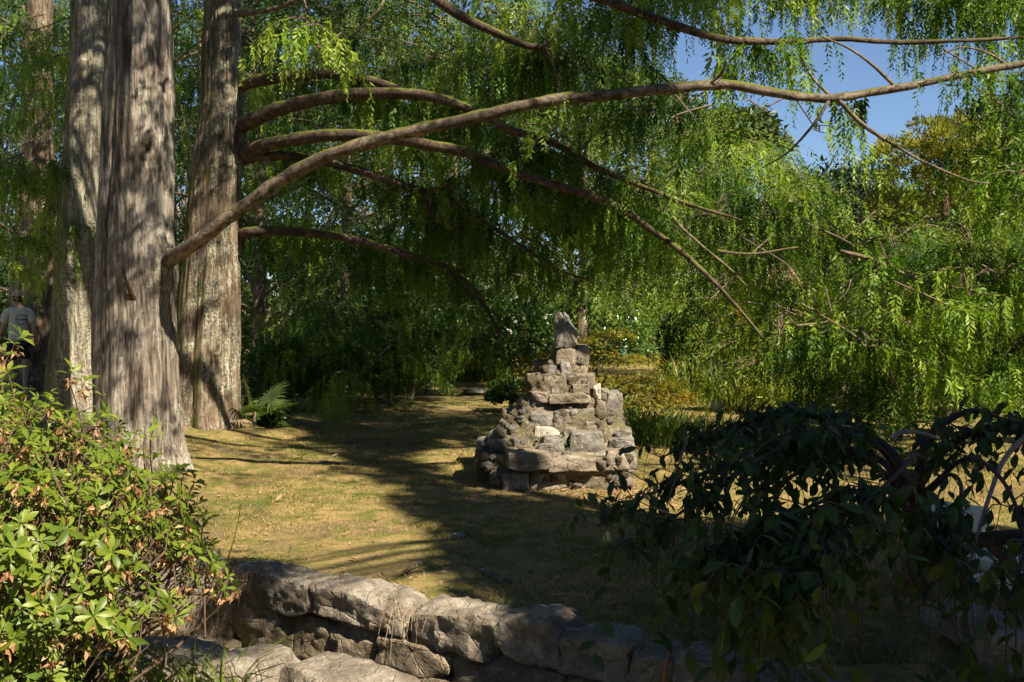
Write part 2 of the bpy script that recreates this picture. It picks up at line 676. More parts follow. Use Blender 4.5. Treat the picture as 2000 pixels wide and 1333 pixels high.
def stone_mat(name, a, b, c, moss=0.25, stain=0.5, bumpd=0.02, mossc=(0.085, 0.080, 0.022)):
    k = NT(name)
    oi = k.n('ShaderNodeObjectInfo')
    tc = k.n('ShaderNodeTexCoord')
    off = k.n('ShaderNodeVectorMath', operation='ADD')
    sc = k.n('ShaderNodeVectorMath', operation='SCALE')
    cmb = k.n('ShaderNodeCombineXYZ')
    for i in range(3):
        k.l(oi.outputs['Random'], cmb.inputs[i])
    k.l(cmb.outputs[0], sc.inputs[0])
    sc.inputs['Scale'].default_value = 37.0
    k.l(tc.outputs['Object'], off.inputs[0])
    k.l(sc.outputs[0], off.inputs[1])
    v = off.outputs[0]
    n1 = k.noise(v, 6.0, 6.0, 0.65, 0.4)
    n2 = k.noise(v, 28.0, 5.0, 0.7, 0.2)
    n3 = k.noise(v, 2.4, 4.0, 0.6, 1.2)
    col = k.ramp(n1, [(0.30, a), (0.52, b), (0.72, c)])
    col = k.mix(k.ramp(oi.outputs['Random'], [(0, 0.0), (1, 0.45)]), col, k.mix(n2, a, b))
    col = k.mix(k.math('MULTIPLY', k.ramp(n2, [(0.56, 0.0), (0.70, 1.0)]), 0.55), col, (0.50, 0.47, 0.40))
    col = k.mix(k.math('MULTIPLY', k.ramp(n2, [(0.28, 1.0), (0.42, 0.0)]), stain), col, (0.05, 0.045, 0.038))
    ms = k.math('MULTIPLY', k.ramp(n3, [(0.66 - 0.3 * moss, 0.0), (0.76 - 0.3 * moss, 1.0)]), k.ramp(n2, [(0.36, 0.3), (0.55, 1.0)]))
    col = k.mix(k.math('MULTIPLY', ms, 0.8), col, mossc)
    vor = k.n('ShaderNodeTexVoronoi', feature='DISTANCE_TO_EDGE')
    vor.inputs['Scale'].default_value = 7.0
    k.l(v, vor.inputs['Vector'])
    crack = k.ramp(vor.outputs['Distance'], [(0.0, 0.0), (0.035, 1.0)])
    nb = k.bump(n1, 0.9, bumpd)
    nb = k.bump(n2, 0.8, bumpd * 0.45, nb)
    nb = k.bump(crack, 0.5, bumpd * 0.5, nb)
    return k.finish(col, 0.92, nb, 0.25)


def plain_mat(name, col, rough=0.8, var=0.25, scale=20.0, spec=0.3):
    k = NT(name)
    n1 = k.noise(k.coord('Object'), scale, 4.0, 0.6)
    c = k.ramp(n1, [(0.3, tuple(x * (1 - var) for x in col)), (0.7, tuple(min(1, x * (1 + var)) for x in col))])
    return k.finish(c, rough, k.bump(n1, 0.2, 0.004), spec)


def ground_mat():
    k = NT('lawn_soil')
    v = k.coord('Object')
    n1 = k.noise(v, 0.9, 5.0, 0.6, 0.6)
    n2 = k.noise(v, 5.0, 5.0, 0.65, 0.5)
    n3 = k.noise(v, 60.0, 4.0, 0.7)
    straw = k.ramp(n3, [(0.3, (0.19, 0.13, 0.055)), (0.7, (0.36, 0.26, 0.11))])
    green = k.ramp(n3, [(0.3, (0.055, 0.065, 0.014)), (0.7, (0.16, 0.16, 0.04))])
    soil = k.ramp(n3, [(0.3, (0.07, 0.048, 0.030)), (0.7, (0.19, 0.135, 0.085))])
    c = k.mix(k.ramp(n2, [(0.40, 0.0), (0.60, 0.9)]), straw, green)
    c = k.mix(k.ramp(n1, [(0.52, 0.0), (0.66, 0.8)]), c, soil)
    nb = k.bump(n3, 0.8, 0.02)
    nb = k.bump(n2, 0.5, 0.03, nb)
    return k.finish(c, 0.95, nb, 0.1)


M = {}
M['ground'] = ground_mat()
M['bark_front'] = bark_mat('bark_weathered', (0.065, 0.050, 0.041), (0.23, 0.188, 0.150), (0.46, 0.41, 0.35), 0.18, 0.12, 9.0, 1.3, furrow=0.4, stain=0.9)
M['bark_lichen'] = bark_mat('bark_lichen', (0.085, 0.066, 0.05), (0.25, 0.20, 0.15), (0.40, 0.345, 0.27), 0.95, 0.55, 9.0, 5.1, furrow=0.35)
M['bark_mossy'] = bark_mat('bark_mossy', (0.07, 0.052, 0.036), (0.20, 0.145, 0.10), (0.34, 0.265, 0.19), 0.6, 0.55, 9.0, 9.7)
M['bark_far'] = bark_mat('bark_far', (0.07, 0.048, 0.034), (0.16, 0.115, 0.08), (0.26, 0.19, 0.13), 0.35, 0.2, 9.0, 2.2)
M['branch'] = branch_mat('branch_bark', (0.024, 0.017, 0.013), (0.15, 0.105, 0.075), 0.42)
M['branch_pale'] = branch_mat('branch_pale', (0.040, 0.029, 0.022), (0.27, 0.21, 0.16), 0.42)
M['twig'] = plain_mat('twig_bark', (0.12, 0.085, 0.06), 0.85, 0.35, 30)
M['twig_dark'] = plain_mat('twig_dark', (0.05, 0.035, 0.03), 0.85, 0.3, 30)
M['twig_brown'] = plain_mat('twig_brown', (0.10, 0.065, 0.045), 0.85, 0.4, 40)
M['twig_grey'] = plain_mat('twig_grey', (0.20, 0.17, 0.17), 0.55, 0.2, 30)
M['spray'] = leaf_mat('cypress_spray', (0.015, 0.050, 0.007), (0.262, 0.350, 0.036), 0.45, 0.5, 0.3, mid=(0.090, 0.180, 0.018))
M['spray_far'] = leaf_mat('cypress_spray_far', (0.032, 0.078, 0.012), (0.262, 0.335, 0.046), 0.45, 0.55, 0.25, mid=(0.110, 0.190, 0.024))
M['spray_shade'] = leaf_mat('cypress_spray_shade', (0.011, 0.036, 0.005), (0.065, 0.130, 0.012), 0.40, 0.5, 0.3)  # cypress leaf colour darkened, with the shade painted in
M['evergreen'] = leaf_mat('evergreen_leaf', (0.016, 0.034, 0.010), (0.060, 0.090, 0.020), 0.2, 0.5, 0.3)
M['glossy'] = leaf_mat('glossy_leaf', (0.020, 0.055, 0.010), (0.085, 0.150, 0.022), 0.25, 0.32, 0.5)
M['golden'] = leaf_mat('golden_needle', (0.095, 0.105, 0.016), (0.280, 0.280, 0.050), 0.4, 0.6, 0.2, (1.1, 1.1, 0.5))
M['maple'] = leaf_mat('maple_leaf', (0.070, 0.085, 0.010), (0.300, 0.240, 0.025), 0.5, 0.5, 0.3)
M['maple_orange'] = leaf_mat('maple_orange', (0.20, 0.16, 0.02), (0.36, 0.22, 0.04), 0.45, 0.5, 0.3, (1.2, 1.0, 0.5))
M['strap_dark'] = leaf_mat('strap_dark', (0.025, 0.058, 0.012), (0.075, 0.125, 0.022), 0.3, 0.4, 0.4)
M['strap_lime'] = leaf_mat('strap_lime', (0.085, 0.120, 0.014), (0.310, 0.290, 0.035), 0.45, 0.4, 0.35)
M['juniper'] = leaf_mat('juniper', (0.016, 0.036, 0.018), (0.055, 0.090, 0.045), 0.15, 0.6, 0.25)
M['azalea'] = leaf_mat('azalea_leaf', (0.070, 0.125, 0.012), (0.205, 0.255, 0.026), 0.42, 0.42, 0.4)
M['azalea_one'] = leaf_obj_mat('azalea_leaf_single', (0.070, 0.125, 0.012), (0.205, 0.255, 0.026), 0.42, 0.42, 0.4)
M['dry'] = leaf_mat('dry_flower', (0.22, 0.10, 0.04), (0.58, 0.36, 0.20), 0.35, 0.7, 0.15, (1.1, 1.0, 0.8))
M['cherry'] = leaf_mat('cherry_leaf', (0.022, 0.052, 0.014), (0.075, 0.120, 0.030), 0.35, 0.5, 0.25)
M['cherry_one'] = leaf_obj_mat('cherry_leaf_single', (0.022, 0.052, 0.014), (0.075, 0.120, 0.030), 0.35, 0.5, 0.25)
M['palm'] = leaf_mat('palm_leaf', (0.040, 0.090, 0.018), (0.140, 0.190, 0.045), 0.3, 0.35, 0.45)
M['palm_dry'] = leaf_mat('palm_dry', (0.18, 0.12, 0.07), (0.42, 0.31, 0.20), 0.25, 0.7, 0.15, (1, 1, 0.8))
M['grass'] = leaf_mat('lawn_blade', (0.070, 0.115, 0.018), (0.44, 0.325, 0.14), 0.35, 0.6, 0.2, (1.1, 1.05, 0.7), mid=(0.30, 0.235, 0.08))
M['grass_green'] = leaf_mat('green_blade', (0.055, 0.100, 0.016), (0.210, 0.260, 0.040), 0.45, 0.45, 0.35)
M['weed'] = leaf_mat('weed_leaf', (0.030, 0.065, 0.014), (0.100, 0.150, 0.035), 0.35, 0.45, 0.35)
M['litter'] = leaf_mat('leaf_litter', (0.10, 0.055, 0.03), (0.40, 0.26, 0.15), 0.15, 0.8, 0.1, (1, 1, 0.8))
M['cap_stone'] = stone_mat('wall_limestone', (0.10, 0.080, 0.060), (0.205, 0.172, 0.135), (0.36, 0.322, 0.27), 0.15, 0.65, 0.035)
M['low_stone'] = stone_mat('wall_low_stone', (0.11, 0.085, 0.055), (0.21, 0.165, 0.115), (0.33, 0.275, 0.20), 0.30, 0.6, 0.035)
M['mon_stone'] = stone_mat('rockwork_stone', (0.095, 0.086, 0.073), (0.19, 0.173, 0.15), (0.33, 0.31, 0.27), 0.28, 0.65, 0.03)
M['mon_warm'] = stone_mat('rockwork_warm', (0.11, 0.087, 0.062), (0.21, 0.17, 0.126), (0.345, 0.30, 0.236), 0.36, 0.65, 0.03)
M['mon_white'] = stone_mat('rockwork_white', (0.30, 0.26, 0.20), (0.42, 0.38, 0.31), (0.52, 0.48, 0.41), -0.1, 0.4, 0.02)
M['mortar'] = stone_mat('rockwork_mortar', (0.065, 0.052, 0.034), (0.14, 0.112, 0.076), (0.26, 0.215, 0.155), 0.60, 0.8, 0.04)
M['concrete'] = plain_mat('pale_concrete', (0.52, 0.48, 0.41), 0.9, 0.12, 14)
M['shirt_cloth'] = None

# ------------------------------------------------------------------ ground
WALL = np.array([(-6.0, 5.25), (-3.2, 5.40), (-2.1, 5.52), (-1.63, 5.58), (-1.0, 5.15), (-0.5, 4.86), (-0.07, 4.57), (0.23, 4.41), (0.49, 4.22), (0.68, 4.10), (0.94, 3.90), (1.6, 3.35), (2.6, 2.6), (5.0, 0.9)])


def wall_y(x):
    return np.interp(x, WALL[:, 0], WALL[:, 1])


KERB = [(-6.0, 4.62), (-2.6, 4.72), (-1.75, 4.80), (-1.15, 4.78), (-0.88, 4.72), (-0.31, 4.30), (0.4, 3.75), (1.4, 2.95), (5.0, 0.2)]
KERB = np.array(KERB)


def kerb_y(x):
    return np.interp(x, KERB[:, 0], KERB[:, 1])


def ground_h(x, y):
    x = np.asarray(x, dtype=np.float64); y = np.asarray(y, dtype=np.float64)
    p = np.stack([x, y, np.zeros_like(x)], -1).reshape(-1, 3)
    nz = (0.05 * fbm(p, 0.55, 2, 3) + 0.014 * fbm(p, 3.0, 2, 8)).reshape(x.shape)
    near = np.clip((y - wall_y(x) - 0.22) / 1.2, 0, 1)
    lawn = nz * near
    d = y - wall_y(x)
    bed = -0.60 + 0.22 * np.clip((-1.2 - x) / 0.8, 0, 1)
    low = -0.26 + 0.6 * nz
    z = np.where(d > 0.14, lawn - 0.02, np.where(y > kerb_y(x) - 0.15, bed, low))
    # trunk mounds
    for (tx, ty, r, hh) in ((-3.39, 9.15, 0.75, 0.10), (-3.58, 11.75, 0.9, 0.12), (-4.75, 11.6, 0.9, 0.1), (2.05, 5.2, 0.5, 0.06)):
        dd = np.hypot(x - tx, y - ty)
        z = z + hh * np.exp(-(dd / r) ** 2) * (d > 0.16)
    return z


def h1(x, y):
    return float(ground_h(np.array([x]), np.array([y]))[0])


xs = np.concatenate([-np.geomspace(400, 6.2, 34), np.arange(-6.0, 6.01, 0.10), np.geomspace(6.2, 400, 34)])
ys = np.concatenate([[-200, -80, -30, -12, -5, -2, 0, 1], np.arange(1.6, 13.0, 0.09), np.geomspace(13.1, 600, 60)])
gx, gy = np.meshgrid(xs, ys)
gz = ground_h(gx, gy)
nx, ny = len(xs), len(ys)
ii, jj = np.meshgrid(np.arange(nx - 1), np.arange(ny - 1))
b0 = jj * nx + ii
gf = np.stack([b0, b0 + 1, b0 + nx + 1, b0 + nx], -1).reshape(-1, 4)
lawn = obj('ground', make_mesh('ground', np.stack([gx, gy, gz], -1).reshape(-1, 3), gf, True), M['ground'])
tag(lawn, 'uneven ground of dry straw lawn and bare soil', None, None, 'structure')


# ------------------------------------------------------------------ rocks
def rock_mesh(size, seed, n=9, facets=7, rough=0.014, box=7.0, chip=(0.72, 1.02), taper=0.0):
    r = np.random.default_rng(seed)
    sx, sy, sz = size
    Vs, Fs, base = [], [], 0
    g = np.linspace(-1, 1, n + 1)
    a, b = np.meshgrid(g, g)
    i, j = np.meshgrid(np.arange(n), np.arange(n))
    q = (j * (n + 1) + i)
    f = np.stack([q, q + 1, q + n + 2, q + n + 1], -1).reshape(-1, 4)
    for ax in range(3):
        for s in (-1, 1):
            p = np.zeros((a.size, 3))
            p[:, ax] = s
            o1, o2 = (ax + 1) % 3, (ax + 2) % 3
            p[:, o1] = a.ravel() * s
            p[:, o2] = b.ravel()
            Vs.append(p)
            Fs.append(f + base)
            base += len(p)
    V = np.concatenate(Vs)
    F = np.concatenate(Fs)
    key = np.round(V * 1000).astype(np.int64)
    _, idx, inv = np.unique(key, axis=0, return_index=True, return_inverse=True)
    V = V[idx]
    F = inv.ravel()[F]
    nrm = (np.abs(V) ** box).sum(1) ** (1 / box)
    V = V / nrm[:, None]
    for _ in range(facets):
        nn = r.normal(size=3)
        nn /= np.linalg.norm(nn)
        d = r.uniform(*chip) * (np.abs(nn).sum() ** 0.5)
        e = V @ nn - d
        V = V - nn * np.maximum(e, 0)[:, None]
    V = V * (1 + 0.07 * fbm(V + seed * 1.7, 1.1, 2, seed))[:, None]
    if taper:
        V[:, :2] *= (1 - taper * (V[:, 2:3] + 1) / 2)
    V = V * np.array([sx, sy, sz]) / 2
    nv = norm(V / (np.array([sx, sy, sz]) ** 1.0))
    mn = min(sx, sy, sz)
    q = V + seed
    crag = 1 - 2 * np.abs(fbm(q, 7.0, 4, seed + 5))
    V = V + nv * ((crag * rough * 0.9 + fbm(q, 26.0, 2, seed + 9) * rough * 0.45)[:, None])
    return V, F


def rock(name, loc, size, rz, seed, mat, parent=None, tilt=(0, 0), n=9, smooth_angle=32, **kw):
    V, F = rock_mesh(size, seed, n=n, **kw)
    me = make_mesh(name, V, F, True)
    me.set_sharp_from_angle(angle=math.radians(smooth_angle))
    o = bpy.data.objects.new(name, me)
    COL.objects.link(o)
    me.materials.append(mat)
    o.rotation_euler = (tilt[0], tilt[1], rz)
    if parent is not None:
        o.parent = parent
        off = Vector((0, 0, 0))
        p = parent
        while p is not None:
            off += Vector(p.location)
            p = p.parent
        o.location = Vector(loc) - off
    else:
        o.location = loc
    return o


# retaining wall: caps then lower courses
wall = thing('retaining_wall', (-1.0, 5.2, -0.6), 'low grey limestone retaining wall with rough cap stones edging the dry lawn', 'wall')
cap_px = [(-330, 1118), (-150, 1116), (40, 1114), (190, 1114), (305, 1113), (438, 1102), (612, 1152), (803, 1186), (970, 1226), (1095, 1246), (1228, 1277), (1318, 1292), (1470, 1326), (1610, 1368)]
cap_xy = [G(a, b, 0.03) for a, b in cap_px]
hts = [0.16, 0.16, 0.16, 0.16, 0.17, 0.17, 0.17, 0.185, 0.18, 0.175, 0.16, 0.16, 0.16]
dep = [0.26, 0.26, 0.26, 0.26, 0.26, 0.28, 0.25, 0.25, 0.32, 0.27, 0.25, 0.27, 0.25]
ztop = [0.04, 0.03, 0.05, 0.03, 0.06, 0.03, 0.05, 0.045, 0.075, 0.05, 0.03, 0.05, 0.03]
for i in range(len(cap_xy) - 1):
    a, b = cap_xy[i], cap_xy[i + 1]
    d = b - a
    L = math.hypot(d.x, d.y)
    ang = math.atan2(d.y, d.x)
    nrm2 = Vector((-math.sin(ang), math.cos(ang), 0))
    c = (a + b) / 2 + nrm2 * (dep[i] / 2 - 0.02)
    rock('stone', (c.x, c.y, ztop[i] - hts[i] / 2), (L * 0.972, dep[i], hts[i]), ang + random.uniform(-.03, .03), 100 + i, M['cap_stone'], wall,
         (random.uniform(-.04, .03), random.uniform(-.05, .05)), n=22, rough=0.024, box=18.0, chip=(0.88, 1.05), facets=9, smooth_angle=18)
# lower courses along the same line
s_tot = np.concatenate([[0], np.cumsum([(cap_xy[i + 1] - cap_xy[i]).length for i in range(len(cap_xy) - 1)])])
cx = np.array([p.x for p in cap_xy]); cy = np.array([p.y for p in cap_xy])
for row, (z0, z1) in enumerate(((-0.38, -0.135), (-0.66, -0.37))):
    s = 0.0 + 0.2 * row
    k = 0
    while s < s_tot[-1] - 0.1:
        L = random.uniform(0.28, 0.62)
        e = min(s + L, s_tot[-1])
        a = Vector((np.interp(s, s_tot, cx), np.interp(s, s_tot, cy), 0))
        b = Vector((np.interp(e, s_tot, cx), np.interp(e, s_tot, cy), 0))
        d = b - a
        ang = math.atan2(d.y, d.x)
        nrm2 = Vector((-math.sin(ang), math.cos(ang), 0))
        dd = 0.22
        c = (a + b) / 2 + nrm2 * (dd / 2 - 0.012 + random.uniform(-.012, .014))
        if row == 0 and random.random() < 0.3:       # two thin stones one over the other
            zm = z0 + (z1 - z0) * random.uniform(.35, .6)
            rock('stone', (c.x, c.y, (z0 + zm) / 2), (d.length * .98, dd, zm - z0 + .004), ang, 300 + k, M['low_stone'], wall, n=10, rough=0.014, box=18.0, chip=(.90, 1.06), smooth_angle=24)
            rock('stone', (c.x, c.y, (zm + z1) / 2), (d.length * .96, dd, z1 - zm + .004), ang, 500 + k, M['low_stone'], wall, n=10, rough=0.014, box=18.0, chip=(.90, 1.06), smooth_angle=24)
        else:
            rock('stone', (c.x, c.y, (z0 + z1) / 2), (d.length * .985, dd, z1 - z0 + .006), ang, 700 + row * 100 + k, M['low_stone'], wall, n=13, rough=0.018, box=18.0, chip=(.90, 1.06), smooth_angle=24)
        s = e
        k += 1

# near edge of the gutter
kerb = thing('gutter_edging', (-1.0, 4.6, -0.6), 'row of big rounded stones edging the weedy gutter at the bottom left', 'stone edging')
kp = [(-40, 1238, -0.14), (130, 1238, -0.14), (262, 1240, -0.14), (455, 1246, -0.14), (640, 1268, -0.15), (850, 1330, -0.15), (1010, 1378, -0.15), (1200, 1440, -0.15)]
kq = [G(a, b, z) for a, b, z in kp]
for i in range(len(kq) - 1):
    a, b = kq[i], kq[i + 1]
    d = b - a
    ang = math.atan2(d.y, d.x)
    nrm2 = Vector((-math.sin(ang), math.cos(ang), 0))
    dd = (0.34, 0.34, 0.34, 0.36, 0.40, 0.42, 0.4)[i]
    c = (a + b) / 2 - nrm2 * (dd / 2)
    rock('stone', (c.x, c.y, -0.15 - 0.22), (math.hypot(d.x, d.y) * 1.0, dd, 0.46), ang, 900 + i, M['cap_stone'], kerb, (0.03, random.uniform(-.04, .04)), n=16, rough=0.026, box=6.0, facets=9, smooth_angle=24)

# ------------------------------------------------------------------ rockwork monument
mon = thing('rockwork_monument', (0.42, 8.6, 0.0), 'stepped grey rockwork monument topped by a jagged upright stone on the lawn', 'monument')


def zp(zx, zy, Y):
    return P(850 + zx / 3.03, 560 + zy / 3.03, Y)


def mstone(x0, y0, x1, y1, Y, dpt, mat='mon_stone', seed=0, rz=0.0, roll=0.0, n=10, name='stone', **kw):
    """a stone whose front spans the given rectangle of the close-up, front face at depth Y"""
    a = zp(x0, y1, Y); b = zp(x1, y0, Y)
    c = Vector(((a.x + b.x) / 2, Y + dpt / 2, (a.z + b.z) / 2))
    kw.setdefault('rough', 0.013)
    kw.setdefault('box', 20.0)
    kw.setdefault('smooth_angle', 24)
    kw.setdefault('chip', (.88, 1.06))
    return rock(name, c, (abs(b.x - a.x) * 1.04, dpt, abs(b.z - a.z) * 1.05), rz, seed, M[mat], mon, (0, roll), n=n, **kw)


S = [
    # base course
    (392, 1098, 552, 1205, 8.10, .5, 'mon_stone'), (552, 1090, 772, 1205, 8.14, .5, 'mon_warm'), (770, 1098, 925, 1190, 8.16, .4, 'mon_warm'),
    (918, 1085, 1060, 1185, 8.16, .5, 'mon_warm'), (1055, 1088, 1192, 1180, 8.14, .5, 'mon_warm'), (345, 1050, 415, 1195, 8.30, .5, 'mon_warm'),
    # bench slab
    (418, 996, 672, 1092, 8.02, .5, 'mon_warm'), (658, 1006, 945, 1096, 8.05, .5, 'mon_warm'), (936, 985, 1012, 1088, 8.16, .4, 'mon_stone'),
    (1008, 982, 1142, 1084, 8.12, .4, 'mon_warm'), (1138, 1000, 1195, 1084, 8.18, .4, 'mon_stone'),
    # left rubble steps
    (240, 960, 330, 1115, 8.42, .45, 'mortar'), (315, 975, 420, 1100, 8.36, .45, 'mortar'), (250, 920, 332, 966, 8.5, .35, 'mon_stone'),
    (330, 872, 412, 968, 8.46, .35, 'mon_stone'), (392, 735, 450, 830, 8.75, .35, 'mortar'), (440, 728, 505, 790, 8.8, .3, 'mon_warm'),
    (425, 825, 502, 922, 8.45, .35, 'mon_stone'), (495, 812, 585, 885, 8.5, .3, 'mon_warm'), (412, 905, 490, 990, 8.42, .35, 'mortar'),
    (488, 918, 565, 995, 8.40, .35, 'mon_warm'), (560, 890, 632, 1000, 8.42, .3, 'mortar'),
    # middle front
    (600, 838, 736, 902, 8.36, .3, 'mon_white'), (634, 896, 778, 940, 8.30, .35, 'mon_stone'), (622, 934, 778, 1012, 8.27, .4, 'mon_stone'),
    (814, 870, 992, 1014, 8.24, .4, 'mon_stone'), (764, 842, 832, 918, 8.36, .3, 'mon_warm'), (775, 918, 820, 1010, 8.33, .3, 'mortar'),
    (985, 880, 1045, 990, 8.36, .35, 'mortar'), (1030, 900, 1168, 978, 8.30, .4, 'mon_stone'), (1100, 850, 1165, 905, 8.42, .35, 'mon_stone'),
    (880, 802, 948, 866, 8.40, .3, 'mon_warm'), (830, 835, 885, 880, 8.42, .3, 'mortar'), (945, 840, 985, 900, 8.42, .3, 'mon_stone'),
    (580, 757, 712, 834, 8.42, .35, 'mon_stone'), (700, 760, 832, 832, 8.43, .35, 'mon_stone'), (830, 762, 965, 812, 8.46, .3, 'mortar'),
    # third tier
    (578, 680, 678, 758, 8.50, .35, 'mon_warm'), (672, 690, 740, 760, 8.60, .3, 'mortar'), (728, 690, 968, 738, 8.50, .35, 'mon_warm'), (762, 722, 962, 768, 8.47, .35, 'mon_stone'),
    (508, 672, 568, 762, 8.66, .35, 'mon_warm'), (958, 662, 1024, 866, 8.46, .4, 'mon_warm'), (1012, 640, 1106, 862, 8.50, .45, 'mon_stone'),
    (578, 628, 684, 684, 8.46, .4, 'mon_warm'), (678, 640, 916, 692, 8.44, .4, 'mon_warm'),
    # upper lumps
    (552, 545, 665, 640, 8.62, .4, 'mortar'), (658, 538, 712, 606, 8.56, .3, 'mon_warm'), (708, 534, 778, 602, 8.58, .3, 'mon_warm'), (694, 612, 738, 656, 8.52, .25, 'mon_stone'),
    (735, 585, 820, 645, 8.56, .3, 'mortar'), (812, 582, 905, 642, 8.52, .3, 'mon_warm'), (775, 535, 860, 592, 8.58, .3, 'mon_stone'), (850, 525, 948, 604, 8.58, .35, 'mon_warm'),
    (944, 592, 986, 668, 8.50, .3, 'mon_white'), (900, 600, 950, 650, 8.56, .3, 'mortar'), (985, 620, 1030, 672, 8.6, .3, 'mon_stone'),
    (545, 520, 640, 600, 8.78, .35, 'mortar'), (595, 445, 680, 545, 8.80, .35, 'mortar'), (664, 474, 712, 532, 8.64, .3, 'mon_stone'), (738, 448, 802, 528, 8.62, .3, 'mon_stone'),
    (700, 420, 770, 535, 8.72, .35, 'mortar'), (795, 455, 860, 545, 8.70, .3, 'mortar'),
    (720, 345, 822, 460, 8.66, .3, 'mon_warm'), (814, 355, 896, 530, 8.70, .3, 'mon_stone'),
]
for i, (x0, y0, x1, y1, Y, dpt, mt) in enumerate(S):
    mstone(x0, y0, x1, y1, Y, dpt, mt, 2000 + i, random.uniform(-.12, .12), random.uniform(-.06, .06), n=12 if (x1 - x0) > 90 else 9, rough=.012 if mt != 'mon_white' else .007, facets=6)
# mortared body the facing stones are bedded in
BY = [345, 440, 540, 560, 640, 660, 690, 770, 830, 880, 985, 1000, 1090, 1110, 1215]
BD = [8.74, 8.70, 8.65, 8.59, 8.56, 8.54, 8.52, 8.46, 8.43, 8.38, 8.32, 8.14, 8.13, 8.17, 8.17]
BL = [718, 690, 600, 560, 562, 540, 520, 450, 410, 350, 270, 262, 290, 330, 345]
BR = [890, 890, 900, 930, 1000, 1080, 1095, 1098, 1120, 1150, 1178, 1182, 1185, 1185, 1185]
lev = np.linspace(345, 1215, 110)
ang = np.linspace(0, 2 * math.pi, 130, endpoint=False)
rows_ = []
for zy in lev:
    Yf = float(np.interp(zy, BY, BD))
    a_, b_ = zp(float(np.interp(zy, BY, BL)), zy, Yf), zp(float(np.interp(zy, BY, BR)), zy, Yf)
    hw, hd = (b_.x - a_.x) / 2, (9.15 - Yf) / 2 * (.55 + .45 * (zy - 345) / 870)
    cs, sn = np.cos(ang), np.sin(ang)
    k = (np.abs(cs) ** 5 + np.abs(sn) ** 5) ** (-1 / 5)
    rows_.append(np.stack([(a_.x + b_.x) / 2 + hw * cs * k, Yf + hd + hd * sn * k, np.full_like(ang, a_.z)], -1))
BV = np.array(rows_)
ctr = BV.mean(1, keepdims=True)
out_ = norm(BV - ctr)
fl = BV.reshape(-1, 3)
bump_ = (.034 * (1 - 2 * np.abs(fbm(fl, 8.0, 3, 71))) + .016 * fbm(fl, 24.0, 2, 72)).reshape(BV.shape[:2])
BV = (BV + out_ * bump_[..., None]).reshape(-1, 3)
m_ = len(ang)
i_ = np.arange(len(lev) - 1)[:, None] * m_
j_ = np.arange(m_)[None, :]
j2_ = (j_ + 1) % m_
BF = np.stack([i_ + j_, i_ + m_ + j_, i_ + m_ + j2_, i_ + j2_], -1).reshape(-1, 4)
BV = np.vstack([BV, BV[:m_].mean(0, keepdims=True)])
tri_ = np.stack([np.full(m_, len(BV) - 1), np.arange(m_), (np.arange(m_) + 1) % m_], -1)
obj('mortar_body', make_mesh('mortar_body', BV, [BF, tri_], True), M['mortar'], mon)
# small rubble packed between the facing stones
rub = []
for v in range(6):
    V, F_ = rock_mesh((1.0, .8, .75), 2400 + v, n=6, facets=6, rough=.10, box=5.0)
    for mt in ('mon_warm', 'mon_stone', 'mortar'):
        me = make_mesh('rubble', V, F_, True)
        me.set_sharp_from_angle(angle=math.radians(30))
        me.materials.append(M[mt])
        rub.append(me)
ZY = [400, 480, 560, 640, 700, 800, 900, 1000, 1190]
ZL = [705, 645, 560, 560, 520, 405, 340, 262, 355]
ZR = [890, 895, 945, 1030, 1095, 1098, 1155, 1180, 1185]
for i in range(170):
    zy = 400 + 780 * rng.random() ** .8
    xl, xr = np.interp(zy, ZY, ZL), np.interp(zy, ZY, ZR)
    zx = xl + (xr - xl) * (rng.random() ** 1.5 if rng.random() < .6 else rng.random())
    c = zp(zx, zy, float(np.interp(zy, BY, BD)) + .01)
    o = bpy.data.objects.new('rubble', rub[i % len(rub)])
    COL.objects.link(o)
    o.parent = mon
    o.location = c - Vector(mon.location)
    o.rotation_euler = (rng.uniform(-.5, .5), rng.uniform(-.6, .6), rng.uniform(0, 6.28))
    k = rng.uniform(.04, .10)
    o.scale = (k, k, k)


